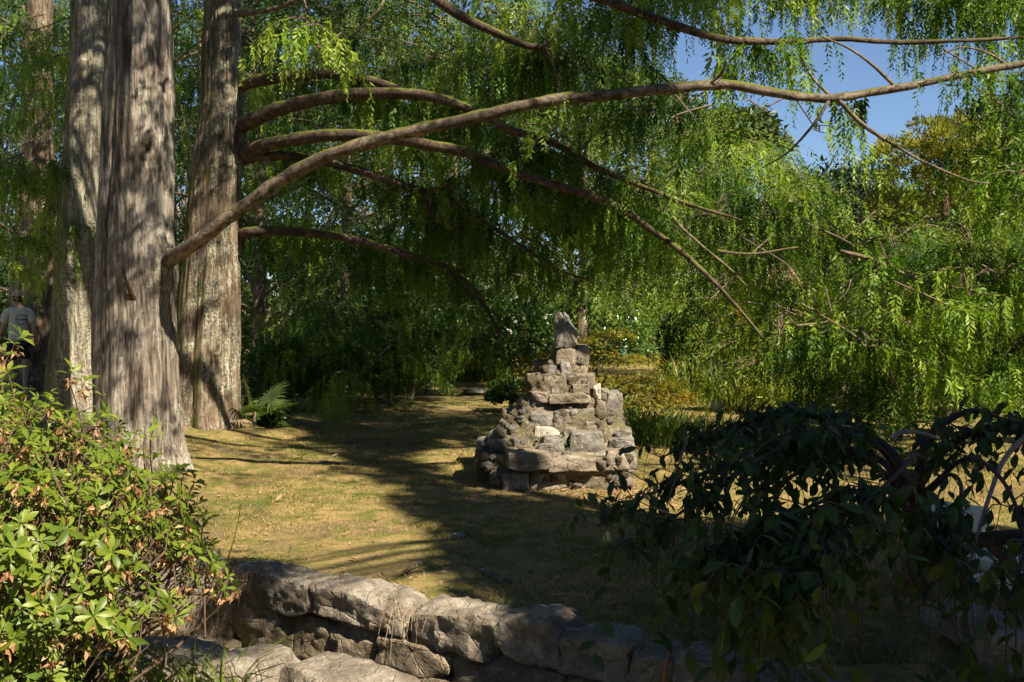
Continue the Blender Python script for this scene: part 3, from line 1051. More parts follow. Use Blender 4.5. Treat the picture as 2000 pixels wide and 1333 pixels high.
# jagged upright stone
def spire():
    out = [(712, 372), (712, 330), (706, 262), (703, 205), (707, 180), (720, 164), (735, 147), (748, 154), (757, 172), (762, 152), (770, 150), (781, 166), (792, 170), (802, 202), (824, 240), (846, 268), (850, 318), (846, 352), (800, 372)]
    Y0, Y1 = 8.62, 8.86
    rings = []
    for Yd, ins in ((Y0 - .03, .30), (Y0 - .026, .55), (Y0 - .015, .78), (Y0 + .004, .93), (Y0 + .05, 1.0), (Y1 - .06, .98), (Y1, .86)):
        pts = np.array([list(zp(x, y, Y0)) for x, y in out])
        c = pts.mean(0)
        q = c + (pts - c) * ins
        q[:, 1] = Yd
        rings.append(q)
    rr = []
    for q in rings:                                   # resample each outline
        m = np.vstack([q, q[:1]])
        s = np.concatenate([[0], np.cumsum(np.linalg.norm(np.diff(m, axis=0), axis=1))])
        u = np.linspace(0, s[-1], 97)[:-1]
        rr.append(np.stack([np.interp(u, s, m[:, a]) for a in range(3)], -1))
    V = np.vstack(rr + [rr[0].mean(0, keepdims=True) - [[0, .01, 0]], rr[-1].mean(0, keepdims=True)])
    # inner rings on the front for relief
    k = 96
    F = []
    for r in range(len(rr) - 1):
        for j in range(k):
            F.append((r * k + j, r * k + (j + 1) % k, (r + 1) * k + (j + 1) % k, (r + 1) * k + j))
    F3 = []
    c0, c1 = len(V) - 2, len(V) - 1
    for j in range(k):
        F3.append((c0, (j + 1) % k, j))
        F3.append((c1, (len(rr) - 1) * k + j, (len(rr) - 1) * k + (j + 1) % k))
    q = V * np.array([1.0, 1.0, .35])
    V = V + np.stack([.006 * fbm(V, 14, 2, 1), .035 * (1 - 2 * np.abs(fbm(q, 13, 3, 2))), .006 * fbm(V, 14, 2, 3)], -1)
    me = make_mesh('upright_stone', V, [np.array(F), np.array(F3)], True)
    me.set_sharp_from_angle(angle=math.radians(30))
    return me


obj('upright_stone', spire(), M['mon_stone'], mon)
# weeds rooted in the joints
wb = Bag()
for (zx, zy, Y, nn) in ((585, 950, 8.38, 26), (790, 930, 8.28, 22), (580, 905, 8.42, 12), (750, 885, 8.33, 10), (650, 900, 8.3, 8)):
    c = np.array(zp(zx, zy, Y))
    p = c + rng.normal(size=(nn, 3)) * np.array([.03, .015, .05])
    V, F, T = scatter_leaves(leaf_template(.045, .02), p, norm(rng.normal(size=(nn, 3)) + np.array([0, -.8, -.3])), norm(rng.normal(size=(nn, 3)) * .4 + np.array([0, -.5, 1])), rng.uniform(.6, 1.1, nn), rng.random(nn))
    wb.add(V, F, T)
obj('weeds', wb.mesh('weeds'), M['weed'], mon, 'stuff')

# ------------------------------------------------------------------ big trees
def trunk_mesh(name, levels, seg=110, rows=240, flutes=((3, .06, .4), (5, .045, 1.9), (8, .025, .7)), groove=None, flare=0.0, rough=0.020, seed=0, knots=()):
    lv = np.array(sorted(levels))
    zz = np.concatenate([np.linspace(lv[0, 0], 6.0, rows), np.linspace(6.3, lv[-1, 0], 24)])
    cxx = np.interp(zz, lv[:, 0], lv[:, 1]); cyy = np.interp(zz, lv[:, 0], lv[:, 2]); rr = np.interp(zz, lv[:, 0], lv[:, 3])
    k = np.ones(9) / 9
    for arr in (cxx, cyy, rr):
        arr[4:rows - 4] = np.convolve(arr[:rows], k, 'valid')
    th = np.linspace(0, 2 * math.pi, seg, endpoint=False)
    Z, T = np.meshgrid(zz, th, indexing='ij')
    R = rr[:, None] * np.ones_like(T)
    mul = np.ones_like(T)
    for (f, a, ph) in flutes:
        amp = a * (1 + flare * np.exp(-Z / 0.55))
        mul += amp * np.cos(f * T + ph + 0.16 * Z * (1 if f % 2 else -1))
    if groove:
        for (z0, t0, z1, t1, dpt, wd) in groove:
            tc = np.interp(Z, [z0, z1], [t0, t1])
            on = np.clip((Z - z0) / 0.4, 0, 1)
            dt = (T - tc + math.pi) % (2 * math.pi) - math.pi
            mul -= dpt * on * np.exp(-(dt / wd) ** 2)
    R = R * mul
    pn = np.stack([np.cos(T) * 1.0, np.sin(T) * 1.0, Z * 0.10], -1).reshape(-1, 3)
    fib = (np.abs(fbm(pn, 11.0, 3, seed)) * -1.6 + 0.6).reshape(T.shape)
    pl = np.stack([np.cos(T) * .35, np.sin(T) * .35, Z], -1).reshape(-1, 3)
    lump = fbm(pl, 1.8, 3, seed + 3).reshape(T.shape)
    R = R + rough * fib + 0.022 * lump
    for (kz, kt, ks, amp) in knots:
        dt = ((T - kt + math.pi) % (2 * math.pi) - math.pi) * rr[:, None]
        dd = np.hypot(dt * 1.35, (Z - kz) * .8) / abs(ks)
        if ks < 0:                                    # collar under a limb
            R = R + amp * np.exp(-dd ** 2)
            continue
        R = R + amp * (np.exp(-((dd - 1.0) / .42) ** 2) - 0.9 * np.exp(-(dd / .55) ** 2) + .6 * np.exp(-(dd / 2.4) ** 2))
    V = np.stack([cxx[:, None] + R * np.cos(T), cyy[:, None] + R * np.sin(T), Z], -1).reshape(-1, 3)
    n = len(zz)
    i = np.arange(n - 1)[:, None] * seg
    j = np.arange(seg)[None, :]
    j2 = (j + 1) % seg
    F = np.stack([i + j, i + j2, i + seg + j2, i + seg + j], -1).reshape(-1, 4)
    return make_mesh(name, V, F, True)


def px_levels(rows, Y, yoff=0.0):
    out = []
    for (py, xl, xr) in rows:
        a, b = P(xl, py, Y), P(xr, py, Y)
        out.append((a.z, (a.x + b.x) / 2, Y + yoff, abs(b.x - a.x) / 2))
    return out


def branch(parent, pts, r0, r1, mat='branch', seg=10, n=None, rough=.16, seed=0, name='branch', power=1.0, flare=0.0):
    w = [P(*p) for p in pts]
    n = n or max(8, len(pts) * 5)
    c = spline(w, n)
    c = c + 0.012 * np.stack([vnoise(c, 2.3, seed + 1), vnoise(c, 2.3, seed + 2), vnoise(c, 2.3, seed + 3)], -1)
    s = np.linspace(0, 1, n) ** power
    V, F = tube(c, (r0 + (r1 - r0) * s) * (1 + flare * np.exp(-np.linspace(0, 1, n) * 28)), seg, rough, seed)
    o = obj(name, make_mesh(name, V, F, True), M[mat], parent)
    return c


def hang_region(bag, tbag, x0, x1, y0, y1, Y0, Y1, n, tint=.5, TL=(.35, .9), per=11, sl=(.2, .5), **kw):
    # twigs come in groups, as side branches carry them
    m = max(2, n // 4)
    gi = rng.integers(0, m, n)
    sx, sy = (x1 - x0) * .06, (y1 - y0) * .08
    px = rng.uniform(x0, x1, m)[gi] + rng.normal(size=n) * sx
    py = rng.uniform(y0, y1, m)[gi] + rng.normal(size=n) * sy
    Yd = rng.uniform(Y0, Y1, m)[gi] + rng.normal(size=n) * .15
    tint = tint + (rng.normal(size=m) * .25)[gi]
    O = np.array([list(P(a, b, c)) for a, b, c in zip(px, py, Yd)])
    for g_ in range(m):
        q = O[gi == g_]
        if len(q) > 2:
            q = q[np.argsort(q[:, 0])]
            q = q[::-1] if rng.random() < .4 else q
            q = np.vstack([q[0] + np.array([rng.uniform(-.45, .45), rng.uniform(.05, .4), rng.uniform(.1, .4)]), q])
            V, F = tube(spline(q, 3 * len(q)), np.linspace(.008, .003, 3 * len(q)), 4, cap=False)
            tbag.add(V, F, .5)
    a = rng.uniform(0, 2 * math.pi, n)
    D = np.stack([np.cos(a), np.sin(a) * .6, rng.uniform(-.25, .3, n)], -1)
    L = rng.uniform(TL[0], TL[1], n)
    add_sprays(bag, tbag, O, D, L, per=per, sl=sl, tint=np.clip(rng.normal(tint, .2, n), 0, 1), **kw)


def hang_branch(bag, tbag, c, n, s0=0.0, s1=1.0, tint=.5, TL=(.3, .8), per=10, sl=(.2, .5), back=False, **kw):
    u = rng.uniform(s0, s1, n) * (len(c) - 1)
    i = np.minimum(u.astype(int), len(c) - 2)
    O = c[i] + (c[i + 1] - c[i]) * (u - i)[:, None]
    a = rng.uniform(0, 2 * math.pi, n)
    D = np.stack([np.cos(a), np.abs(np.sin(a)) + .3 if back else np.sin(a), rng.uniform(-.3, .3, n)], -1)
    if back:
        O = O + np.array([0, .06, 0])
    add_sprays(bag, tbag, O, D, rng.uniform(TL[0], TL[1], n), per=per, sl=sl, tint=np.clip(rng.normal(tint, .2, n), 0, 1), **kw)


def shade_at(X, Y, h):
    return (X + SUN.x / SUN.z * h, Y + SUN.y / SUN.z * h, h)


def ellip_patch(c, rx, rz, n=16):
    a = np.linspace(0, 2 * math.pi, n, endpoint=False)
    V = [(c.x, c.y - .012, c.z)]
    for q, dy in ((.5, -.004), (1.0, .03)):
        V += [(c.x + q * rx * math.cos(t), c.y + dy, c.z + q * rz * math.sin(t)) for t in a]
    F3 = [(0, 1 + i, 1 + (i + 1) % n) for i in range(n)]
    F4 = [(1 + i, 1 + n + i, 1 + n + (i + 1) % n, 1 + (i + 1) % n) for i in range(n)]
    return np.array(V), [np.array(F3), np.array(F4)]


# ---- front cypress
tA = thing('cypress_tree', (-3.37, 9.1, 0), 'grey weathered cypress trunk nearest the camera, with one long bare branch', 'tree')
lvA = px_levels([(955, 182, 372), (920, 192, 362), (880, 197, 352), (800, 193, 347), (700, 189, 343), (600, 189, 337), (500, 193, 337), (400, 201, 337), (300, 207, 337), (200, 209, 337), (100, 212, 336), (0, 216, 334)], 9.1)
lvA += [(8.0, lvA[-1][1] + .05, 9.15, .24), (13.0, lvA[-1][1] + .1, 9.3, .14), (18.0, lvA[-1][1] + .1, 9.3, .03), (-0.3, lvA[0][1], 9.1, .50)]
obj('trunk', trunk_mesh('trunk', lvA, 190, 210, groove=((3.05, 6.10, 4.6, 5.0, .20, .10), (1.3, 3.9, 3.4, 4.3, .10, .12)), flare=1.6, seed=4, knots=((P(290, 284, 8.8).z, -1.0, .075, .026), (P(270, 180, 8.8).z, -1.2, .03, .010), (P(300, 745, 8.8).z, -1.05, .035, .010), (P(314, 524, 8.88).z, -.60, -.22, .11))), M['bark_front'], tA)
kc = P(288, 284, 8.845)
V, F_ = ellip_patch(kc, .030, .048)
obj('knot', make_mesh('knot', V, F_, True), M['branch'], tA)
branch(tA, [(262, 590, 8.86), (252, 565, 8.74), (244, 545, 8.70), (236, 520, 8.66)], .030, .006, 'branch', 8, 10, .4, 8, 'branch_stub')
L1 = branch(tA, [(282, 548, 9.18), (306, 527, 8.98), (334, 505, 8.80), (385, 472, 8.5), (480, 400, 8.25), (600, 322, 8.0), (760, 268, 7.8), (930, 228, 7.6), (1080, 195, 7.5), (1210, 186, 7.4), (1390, 166, 7.4), (1500, 180, 7.4), (1620, 192, 7.4), (1750, 172, 7.4), (1900, 142, 7.4), (2100, 108, 7.4), (2300, 90, 7.4)], .074, .021, 'branch_pale', 14, 150, .30, 21, power=.8, flare=.55)
fA, wA = Bag(), Bag()
up1 = branch(tA, [(260, -700, 9.2), (600, -320, 8.4), (1000, -80, 7.8), (1350, 60, 8.0), (1500, 82, 8.2), (1650, 78, 8.3), (1800, 84, 8.4), (2050, 70, 8.4)], .050, .012, 'branch', 10, 60, .28, 31)
up2 = branch(tA, [(300, -300, 9.2), (600, -160, 9.0), (800, -40, 8.8), (875, 15, 8.7), (960, 62, 8.6), (1020, 88, 8.5), (1062, 90, 8.5), (1090, 60, 8.5)], .07, .012, 'branch', 8, 50, .15, 32)
for pts, r0, r1 in (
        ([(1062, 90, 8.5), (1080, 130, 8.5), (1092, 180, 8.5), (1090, 250, 8.5)], .014, .006),
        ([(1745, 165, 7.4), (1710, 130, 7.4), (1660, 95, 7.4), (1602, 72, 7.4)], .016, .006),
        ([(1968, 130, 7.4), (1930, 105, 7.4), (1880, 92, 7.4), (1835, 108, 7.4)], .012, .005),
        ([(1640, 195, 7.4), (1690, 245, 7.4), (1750, 285, 7.5), (1810, 320, 7.6), (1890, 352, 7.7), (1930, 358, 7.8)], .018, .005),
        ([(1625, 190, 7.4), (1585, 150, 7.5), (1565, 110, 7.6)], .014, .006),
        ([(1620, 196, 7.4), (1590, 245, 7.4), (1540, 300, 7.6), (1490, 330, 7.9)], .014, .005),
        ([(1390, 165, 7.3), (1405, 150, 7.3), (1420, 120, 7.2)], .022, .008),
        ([(750, 0, 9.2), (740, 20, 9.2), (700, 60, 9.3), (670, 80, 9.4)], .012, .006)):
    branch(tA, pts, r0, r1, 'branch_pale', 6, 14, .2, 40, 'twig')
hang_branch(fA, wA, L1, 28, .50, 1.0, .62, (.25, .6), 7, (.15, .4))
hang_branch(fA, wA, up1, 84, .42, 1.0, .72, (.3, .9), 10, (.2, .55))
hang_branch(fA, wA, up2, 34, .4, 1.0, .45, (.3, .8), back=True)
hang_region(fA, wA, 980, 1420, -140, 70, 8.4, 10.6, 60, .6)
hang_region(fA, wA, 1350, 1500, -200, 0, 7.8, 9.8, 30, .75)
hang_region(fA, wA, 1500, 1700, -200, -60, 7.8, 9.8, 20, .8)
hang_region(fA, wA, 1680, 2060, -180, -10, 8.0, 10.0, 90, .85)
hang_region(fA, wA, 1380, 2000, -80, 0, 8.4, 10.4, 50, .85)
hang_region(fA, wA, 1440, 1600, 170, 250, 8.2, 9.6, 10, .7)
hang_region(fA, wA, 1230, 1400, 170, 300, 7.6, 9.5, 44, .5)
hang_region(fA, wA, 1520, 1640, 200, 300, 7.8, 9.0, 7, .6)
hang_region(fA, wA, 1920, 2060, 120, 330, 8.4, 9.6, 34, .6)
hang_region(fA, wA, 880, 1260, 20, 260, 10.8, 13.0, 56, .5)
hang_region(fA, wA, 540, 700, 30, 110, 8.6, 9.2, 10, .8)
obj('foliage', fA.mesh('foliage'), M['spray'], tA, 'stuff')
obj('twigs', wA.mesh('twigs'), M['twig'], tA, 'stuff')

# ---- left lichen cypress
tB = thing('cypress_tree', (-4.85, 11.5, 0), 'cypress trunk with pale lichen and mossy left edge, close behind the front trunk', 'tree')
lvB = px_levels([(870, 88, 232), (820, 92, 226), (700, 100, 218), (600, 106, 216), (400, 122, 220), (200, 134, 222), (0, 146, 226)], 11.5)
lvB += [(9.0, lvB[-1][1] + .15, 11.5, .25), (16.0, lvB[-1][1] + .2, 11.5, .04), (-.3, lvB[0][1], 11.5, .55)]
obj('trunk', trunk_mesh('trunk', lvB, 100, 130, flutes=((4, .05, 1.0), (7, .035, .2)), flare=1.4, seed=14), M['bark_lichen'], tB)

# ---- right mossy cypress with the five low limbs
tC = thing('cypress_tree', (-3.55, 11.7, 0), 'mossy cypress trunk with five low limbs reaching right, beside the fan palm', 'tree')
lvC = px_levels([(870, 328, 482), (840, 338, 472), (800, 345, 467), (700, 352, 468), (600, 359, 468), (400, 376, 468), (200, 395, 470), (100, 400, 470), (0, 406, 471)], 11.7)
lvC += [(8.0, lvC[-1][1] + .08, 11.7, .16), (13.0, lvC[-1][1] + .1, 11.7, .03), (-.3, lvC[0][1], 11.7, .55)]
obj('trunk', trunk_mesh('trunk', lvC, 110, 140, flutes=((3, .06, 2.2), (5, .04, .5), (9, .02, 1.0)), flare=1.5, seed=24, knots=tuple((P(466, yy, 11.78).z, .15, -.15, .07) for yy in (176, 254, 312, 462))), M['bark_mossy'], tC)
C1 = branch(tC, [(425, 205, 11.85), (462, 174, 11.78), (500, 160, 11.4), (550, 152, 11.2), (620, 145, 11.0), (700, 152, 10.8), (760, 170, 10.6), (820, 188, 10.5), (900, 208, 10.3), (960, 235, 10.2)], .085, .02, 'branch', 12, 50, .16, 51, flare=1.1)
C2 = branch(tC, [(425, 285, 11.85), (462, 252, 11.78), (492, 235, 11.4), (540, 214, 11.2), (620, 194, 10.9), (720, 185, 10.6), (800, 185, 10.4), (880, 200, 10.2), (960, 232, 10.1), (1000, 255, 10.0), (1080, 280, 9.9), (1170, 330, 9.8), (1280, 375, 9.7), (1380, 410, 9.6), (1450, 432, 9.5)], .095, .010, 'branch', 12, 80, .16, 52, flare=1.1)
C3 = branch(tC, [(425, 335, 11.85), (462, 308, 11.78), (500, 290, 11.4), (560, 275, 11.0), (640, 264, 10.7), (720, 266, 10.5), (800, 276, 10.3), (900, 296, 10.1), (950, 315, 10.0), (1050, 350, 9.8), (1150, 382, 9.6), (1220, 412, 9.5), (1270, 447, 9.4), (1330, 492, 9.3), (1390, 546, 9.2), (1440, 602, 9.1), (1490, 662, 9.0)], .085, .012, 'branch', 12, 90, .16, 53, flare=1.1)
C4 = branch(tC, [(425, 345, 11.9), (462, 320, 11.85), (500, 308, 11.5), (560, 306, 11.4), (640, 318, 11.2), (740, 346, 11.0), (835, 375, 10.8), (868, 362, 10.7), (888, 352, 10.7), (892, 385, 10.6), (930, 422, 10.5), (1000, 470, 10.4), (1090, 525, 10.2), (1150, 545, 10.1)], .07, .010, 'branch', 11, 80, .16, 54, flare=1.1)
C4b = branch(tC, [(835, 375, 10.8), (838, 400, 10.8), (850, 425, 10.75), (880, 440, 10.7), (915, 452, 10.7)], .045, .02, 'branch', 8, 22, .16, 55)
C5 = branch(tC, [(425, 485, 11.85), (462, 460, 11.78), (492, 453, 11.5), (540, 450, 11.4), (620, 456, 11.2), (700, 470, 11.1), (790, 496, 11.0), (870, 522, 10.9), (920, 562, 10.8), (960, 622, 10.7), (985, 680, 10.6)], .075, .012, 'branch', 12, 60, .16, 56, flare=1.1)
branch(tC, [(455, 30, 11.6), (500, 25, 11.3), (560, 8, 11.0), (640, -30, 10.7)], .04, .015, 'branch_pale', 8, 20, .2, 57)
fC, wC = Bag(), Bag()
for c, n, s0, tn in ((C1, 26, .35, .4), (C2, 60, .3, .45), (C3, 70, .35, .5), (C4, 44, .25, .4), (C4b, 8, .3, .45), (C5, 44, .25, .35)):
    hang_branch(fC, wC, c, n, s0, 1.0, tn, (.25, .75), 9, (.18, .45), back=True)
hang_region(fC, wC, 1000, 1420, 330, 500, 10.6, 13.5, 70, .55)
hang_region(fC, wC, 1060, 1400, 380, 500, 10.5, 13.0, 56, .55)
hang_region(fC, wC, 1380, 1680, 380, 640, 9.6, 12.0, 110, .6)
hang_region(fC, wC, 1650, 1880, 470, 640, 8.4, 11.5, 55, .6)
hang_region(fC, wC, 1560, 1900, 600, 760, 8.6, 11.0, 50, .55)
hang_region(fC, wC, 480, 1000, 60, 330, 12.5, 16.0, 110, .35)
hang_region(fC, wC, 490, 840, 380, 730, 12.5, 16.5, 150, .4)
hang_region(fC, wC, 840, 960, 380, 540, 12.5, 16.5, 20, .4)
hang_region(fC, wC, 820, 1060, 300, 520, 12.0, 14.5, 46, .5)
hang_region(fC, wC, 340, 420, 0, 640, 13.0, 16.0, 40, .45)
for pts, r0, r1 in (
        ([(1400, 490, 9.3), (1470, 495, 9.3), (1560, 485, 9.2)], .016, .008),
        ([(1640, 490, 9.2), (1710, 508, 9.1), (1790, 545, 9.0), (1895, 570, 8.9)], .022, .012),
        ([(1815, 565, 9.0), (1850, 600, 9.0), (1890, 640, 9.0), (1930, 680, 9.0), (1985, 712, 9.0)], .018, .008),
        ([(1555, 637, 9.0), (1620, 628, 9.0), (1680, 605, 9.0)], .016, .005),
        ([(1675, 638, 8.8), (1725, 690, 8.8), (1745, 740, 8.8), (1778, 800, 8.8)], .016, .007),
        ([(1800, 540, 9.2), (1680, 500, 9.3), (1660, 560, 9.2), (1635, 595, 9.2)], .008, .004),
        ([(1720, 400, 9.3), (1690, 430, 9.3), (1640, 470, 9.3)], .012, .006),
        ([(1310, 420, 10), (1340, 455, 9.9), (1420, 520, 9.7), (1460, 560, 9.6)], .018, .008),
        ([(560, 555, 13), (585, 575, 13), (610, 590, 13)], .02, .01),
        ([(720, 680, 13.5), (770, 665, 13.5), (800, 650, 13.5)], .012, .006)):
    branch(tC, pts, r0, r1, 'branch_pale', 6, 14, .2, 60, 'twig')
obj('foliage', fC.mesh('foliage'), M['spray'], tC, 'stuff')
obj('twigs', wC.mesh('twigs'), M['twig'], tC, 'stuff')

# ---- distant left cypress beside the walker
tD = thing('cypress_tree', (-8.9, 18.6, 0), 'shaded brown cypress trunk at the far left, behind the person in a cap', 'tree')
lvD = px_levels([(770, 12, 122), (700, 24, 110), (600, 28, 108), (450, 36, 106), (300, 44, 105), (150, 50, 104), (0, 58, 102)], 18.6)
lvD += [(12.0, lvD[-1][1] + .1, 18.6, .22), (18.0, lvD[-1][1] + .1, 18.6, .04), (-.3, lvD[0][1], 18.6, .6)]
obj('trunk', trunk_mesh('trunk', lvD, 60, 80, flutes=((3, .07, .2), (5, .05, .5)), flare=1.2, seed=34), M['bark_far'], tD)
branch(tD, [(80, 470, 18.4), (95, 420, 18.2), (105, 380, 18), (125, 330, 17.8)], .14, .08, 'branch', 8, 16, .15, 61)
fD, wD = Bag(), Bag()
hang_region(fD, wD, -40, 125, 40, 330, 12.0, 15.5, 55, .6)
hang_region(fD, wD, -40, 95, 320, 500, 10.5, 13.0, 42, .75)
hang_region(fD, wD, -60, 60, -60, 200, 15.5, 17.5, 20, .5)
hang_region(fD, wD, 90, 140, 100, 500, 14.0, 17.5, 14, .6)
obj('foliage', fD.mesh('foliage'), M['spray'], tD, 'stuff')
obj('twigs', wD.mesh('twigs'), M['twig'], tD, 'stuff')

# ---- cypress standing outside the frame on the right: its limbs reach in
tF = thing('cypress_tree', (7.2, 10.0, 0), 'drooping cypress limbs entering from the right edge above the weeping cherry', 'tree')
V, F_ = tube(spline([(7.2, 10, -.2), (7.2, 10, 3), (7.3, 10.1, 9), (7.3, 10, 15)], 30), np.linspace(.42, .04, 30), 16, .08, 71)
obj('trunk', make_mesh('trunk', V, F_, True), M['bark_far'], tF)
fF, wF = Bag(), Bag()
for k, pts in enumerate(([(2400, 300, 9.8), (2200, 380, 9.4), (2080, 440, 9.0), (1990, 505, 8.8), (1935, 550, 8.6)],
                         [(2400, 430, 10.0), (2150, 560, 9.6), (2020, 640, 9.2), (1970, 710, 9.0), (1990, 660, 8.9)],
                         [(2400, 200, 9.8), (2200, 250, 9.0), (2060, 300, 8.6), (1985, 340, 8.4)])):
    c = branch(tF, pts, .06, .012, 'branch', 8, 30, .15, 80 + k)
    hang_branch(fF, wF, c, 34, .35, 1, .55, (.3, .8), 9, (.2, .5))
hang_region(fF, wF, 1950, 2060, 360, 740, 8.2, 11.0, 40, .55)
hang_region(fF, wF, 1830, 1960, 520, 740, 8.2, 11.0, 28, .55)
hang_region(fF, wF, 1650, 2000, 640, 760, 8.6, 11.0, 34, .6)
obj('foliage', fF.mesh('foliage'), M['spray'], tF, 'stuff')
obj('twigs', wF.mesh('twigs'), M['twig'], tF, 'stuff')


# ---- unseen crown clumps added above the frame to shade lawn, trunks and left background
def shade_canopy(parent, pts, rad, per=130, size=.15, mat='spray_shade', aspect=.38):
    pts = np.asarray(pts)
    rad = np.broadcast_to(rad, (len(pts),))
    slope = (pts[:, 2] - .8 - CAMZ) / np.maximum(pts[:, 1], .01)
    hid = (slope > .33) | (pts[:, 1] < .5) | (np.abs(pts[:, 0]) > .56 * pts[:, 1] + 1.0)   # crown stays above the view
    for (cx0, cy0, cz0, cr0) in SUNLIT:
        perp, al = sun_perp(pts, (cx0, cy0, cz0))
        hid &= ~((perp < cr0 + rad) & (al > 0))
    pts, rad = pts[hid], rad[hid]
    bx, by = parent.location[0], parent.location[1]
    lb = Bag()
    for p in pts[::4]:
        q = np.array([bx, by, max(7.0, p[2] - 1.0)])
        V, F = tube(spline([q, (q + p) / 2 + [0, 0, .5], p], 7), np.linspace(.05, .012, 7), 4)
        lb.add(V, F)
    obj('shade_limbs', lb.mesh('shade_limbs'), M['twig_dark'], parent, 'stuff')
    V, F, T = clump_leaves(pts, rad, per, size, aspect, .3, squash=.6)
    return obj('shade_foliage', make_mesh('shade_foliage', V, F, False, T), M[mat], parent, 'stuff')


ca = []
# dapples over the trunks and the left of the lawn
for (tx, ty, k) in ((-3.4, 8.8, 46), (-4.8, 11.2, 16), (-3.55, 11.4, 28), (-8.9, 18.3, 60)):
    for _ in range(k):                                # clumps on the sun side of each trunk
        zt, up = rng.uniform(-.2, 5.2), rng.uniform(3.0, 6.0)
        ca.append((tx + rng.uniform(-.5, .5) + SUN.x / SUN.z * up, ty + rng.uniform(-.4, .4) + SUN.y / SUN.z * up, zt + up))
for (px, py, n, sp) in ((480, 930, 2, .12), (560, 960, 2, .15), (640, 930, 3, .2), (700, 910, 3, .25), (520, 880, 3, .25), (420, 900, 3, .3), (610, 880, 2, .2), (700, 960, 1, .1)):
    g = G(px, py)
    for _ in range(n):
        ca.append(shade_at(g.x + rng.normal() * sp, g.y + rng.normal() * sp, rng.uniform(5.5, 8)))
ca = np.array(ca)
shade_canopy(tA, ca, rng.uniform(.14, .30, len(ca)), 60, .11)
cb = []
# dense unseen clumps that shade the left background
for _ in range(560):
    X, Y = rng.uniform(-10.5, .2), rng.uniform(13.2, 27)
    if X > -1.2 and Y < 16:
        continue
    cb.append(shade_at(X, Y, rng.uniform(7.5, 12)))
for _ in range(46):                                   # broken shade at the back of the lawn
    X, Y = rng.uniform(-3.0, .2), rng.uniform(11.3, 14.5)
    cb.append(shade_at(X, Y, rng.uniform(7.5, 11)))
cb = np.array(cb)
shade_canopy(tC, cb, rng.uniform(.35, .75, len(cb)), 110, .17)

# ---- tall conifer to the right of the camera: casts the long pointed shadow over the lawn
tE = thing('conifer_tree', (6.2, 1.8, 0), 'tall dark conifer beside the camera whose shadow crosses the lawn', 'tree')
V, F_ = tube(spline([(6.2, 1.8, -.6), (6.2, 1.8, 5), (6.2, 1.85, 15)], 24), np.linspace(.34, .03, 24), 14, .08, 91)
obj('trunk', make_mesh('trunk', V, F_, True), M['bark_far'], tE)
POLY = np.array([(.22, 3.2), (.20, 4.35), (-.02, 4.95), (-.30, 6.0), (-.60, 7.3), (-1.22, 9.3), (-2.0, 11.2), (-2.75, 13.2), (-1.30, 12.4), (-.78, 9.9), (-.45, 8.6), (.36, 7.25), (1.3, 6.8), (2.6, 6.9), (3.9, 6.4), (4.6, 5.2), (3.8, 3.6), (2.4, 2.2)])  # wanted shade outline; the unseen crown's clumps are placed to cast it


def in_poly(x, y, poly):
    c = np.zeros(len(x), bool)
    j = len(poly) - 1
    for i in range(len(poly)):
        xi, yi = poly[i]; xj, yj = poly[j]
        hit = ((yi > y) != (yj > y)) & (x < (xj - xi) * (y - yi) / (yj - yi + 1e-12) + xi)
        c ^= hit
        j = i
    return c


gx2, gy2 = np.meshgrid(np.arange(-2.2, 5.0, .20), np.arange(2.0, 13, .20))
qx = (gx2 + rng.uniform(-.08, .08, gx2.shape)).ravel(); qy = (gy2 + rng.uniform(-.08, .08, gx2.shape)).ravel()
ok = in_poly(qx, qy, POLY)
qx, qy = qx[ok], qy[ok]
along = (-(qx - 6.2) * SUN_AZ[0] + (qy - 1.8) * -SUN_AZ[1])
hh = np.clip(along / (math.cos(SUN_EL) / math.sin(SUN_EL)) + rng.uniform(-.9, .9, len(qx)), 3.0, 15)
ce = np.array([shade_at(a, b, c) for a, b, c in zip(qx, qy, hh)])
for g in ((.10, 8.1, .2, .28), (.45, 8.05, .2, .35), (.85, 8.1, .2, .25), (.3, 8.3, .55, .38), (.65, 8.3, .55, .35), (.45, 8.5, .95, .38), (.45, 8.7, 1.35, .35), (.42, 8.65, 1.58, .3)):
    pp_, al_ = sun_perp(ce, g[:3])
    ce = ce[~((pp_ < g[3] + .16) & (al_ > 0))]
V, F_, T = clump_leaves(ce, rng.uniform(.20, .27, len(ce)), 120, .14, .45, .3, squash=.7)
obj('foliage', make_mesh('foliage', V, F_, False, T), M['evergreen'], tE, 'stuff')
eb = Bag()
for p in ce[::3]:
    q = np.array([6.2, 1.82, max(1.5, p[2] - .5)])
    V, F_ = tube(spline([q, (q + p) / 2 + [0, 0, .1], p], 5), np.linspace(.03, .008, 5), 4)
    eb.add(V, F_)
obj('limbs', eb.mesh('limbs'), M['twig_dark'], tE, 'stuff')
# unseen low clumps added to shade the left end of the wall
cl = []
for (px, py, z, n, sp) in ((530, 1105, 0.0, 7, .10), (590, 1130, 0, 5, .1), (500, 1080, 0, 5, .08), (360, 1250, -.15, 9, .14), (300, 1245, -.15, 7, .12), (430, 1262, -.15, 5, .1), (470, 1180, -.2, 7, .12), (560, 1200, -.3, 8, .12), (650, 1225, -.3, 5, .08)):
    g = G(px, py, z)
    for _ in range(n):
        h = rng.uniform(4.2, 6.0)
        p = shade_at(g.x + rng.normal() * sp, g.y + rng.normal() * sp, h)
        cl.append((p[0] - z * SUN.x / SUN.z, p[1] - z * SUN.y / SUN.z, h))
cl = np.array(cl)
shade_canopy(tE, cl, rng.uniform(.12, .2, len(cl)), 60, .10, 'evergreen')


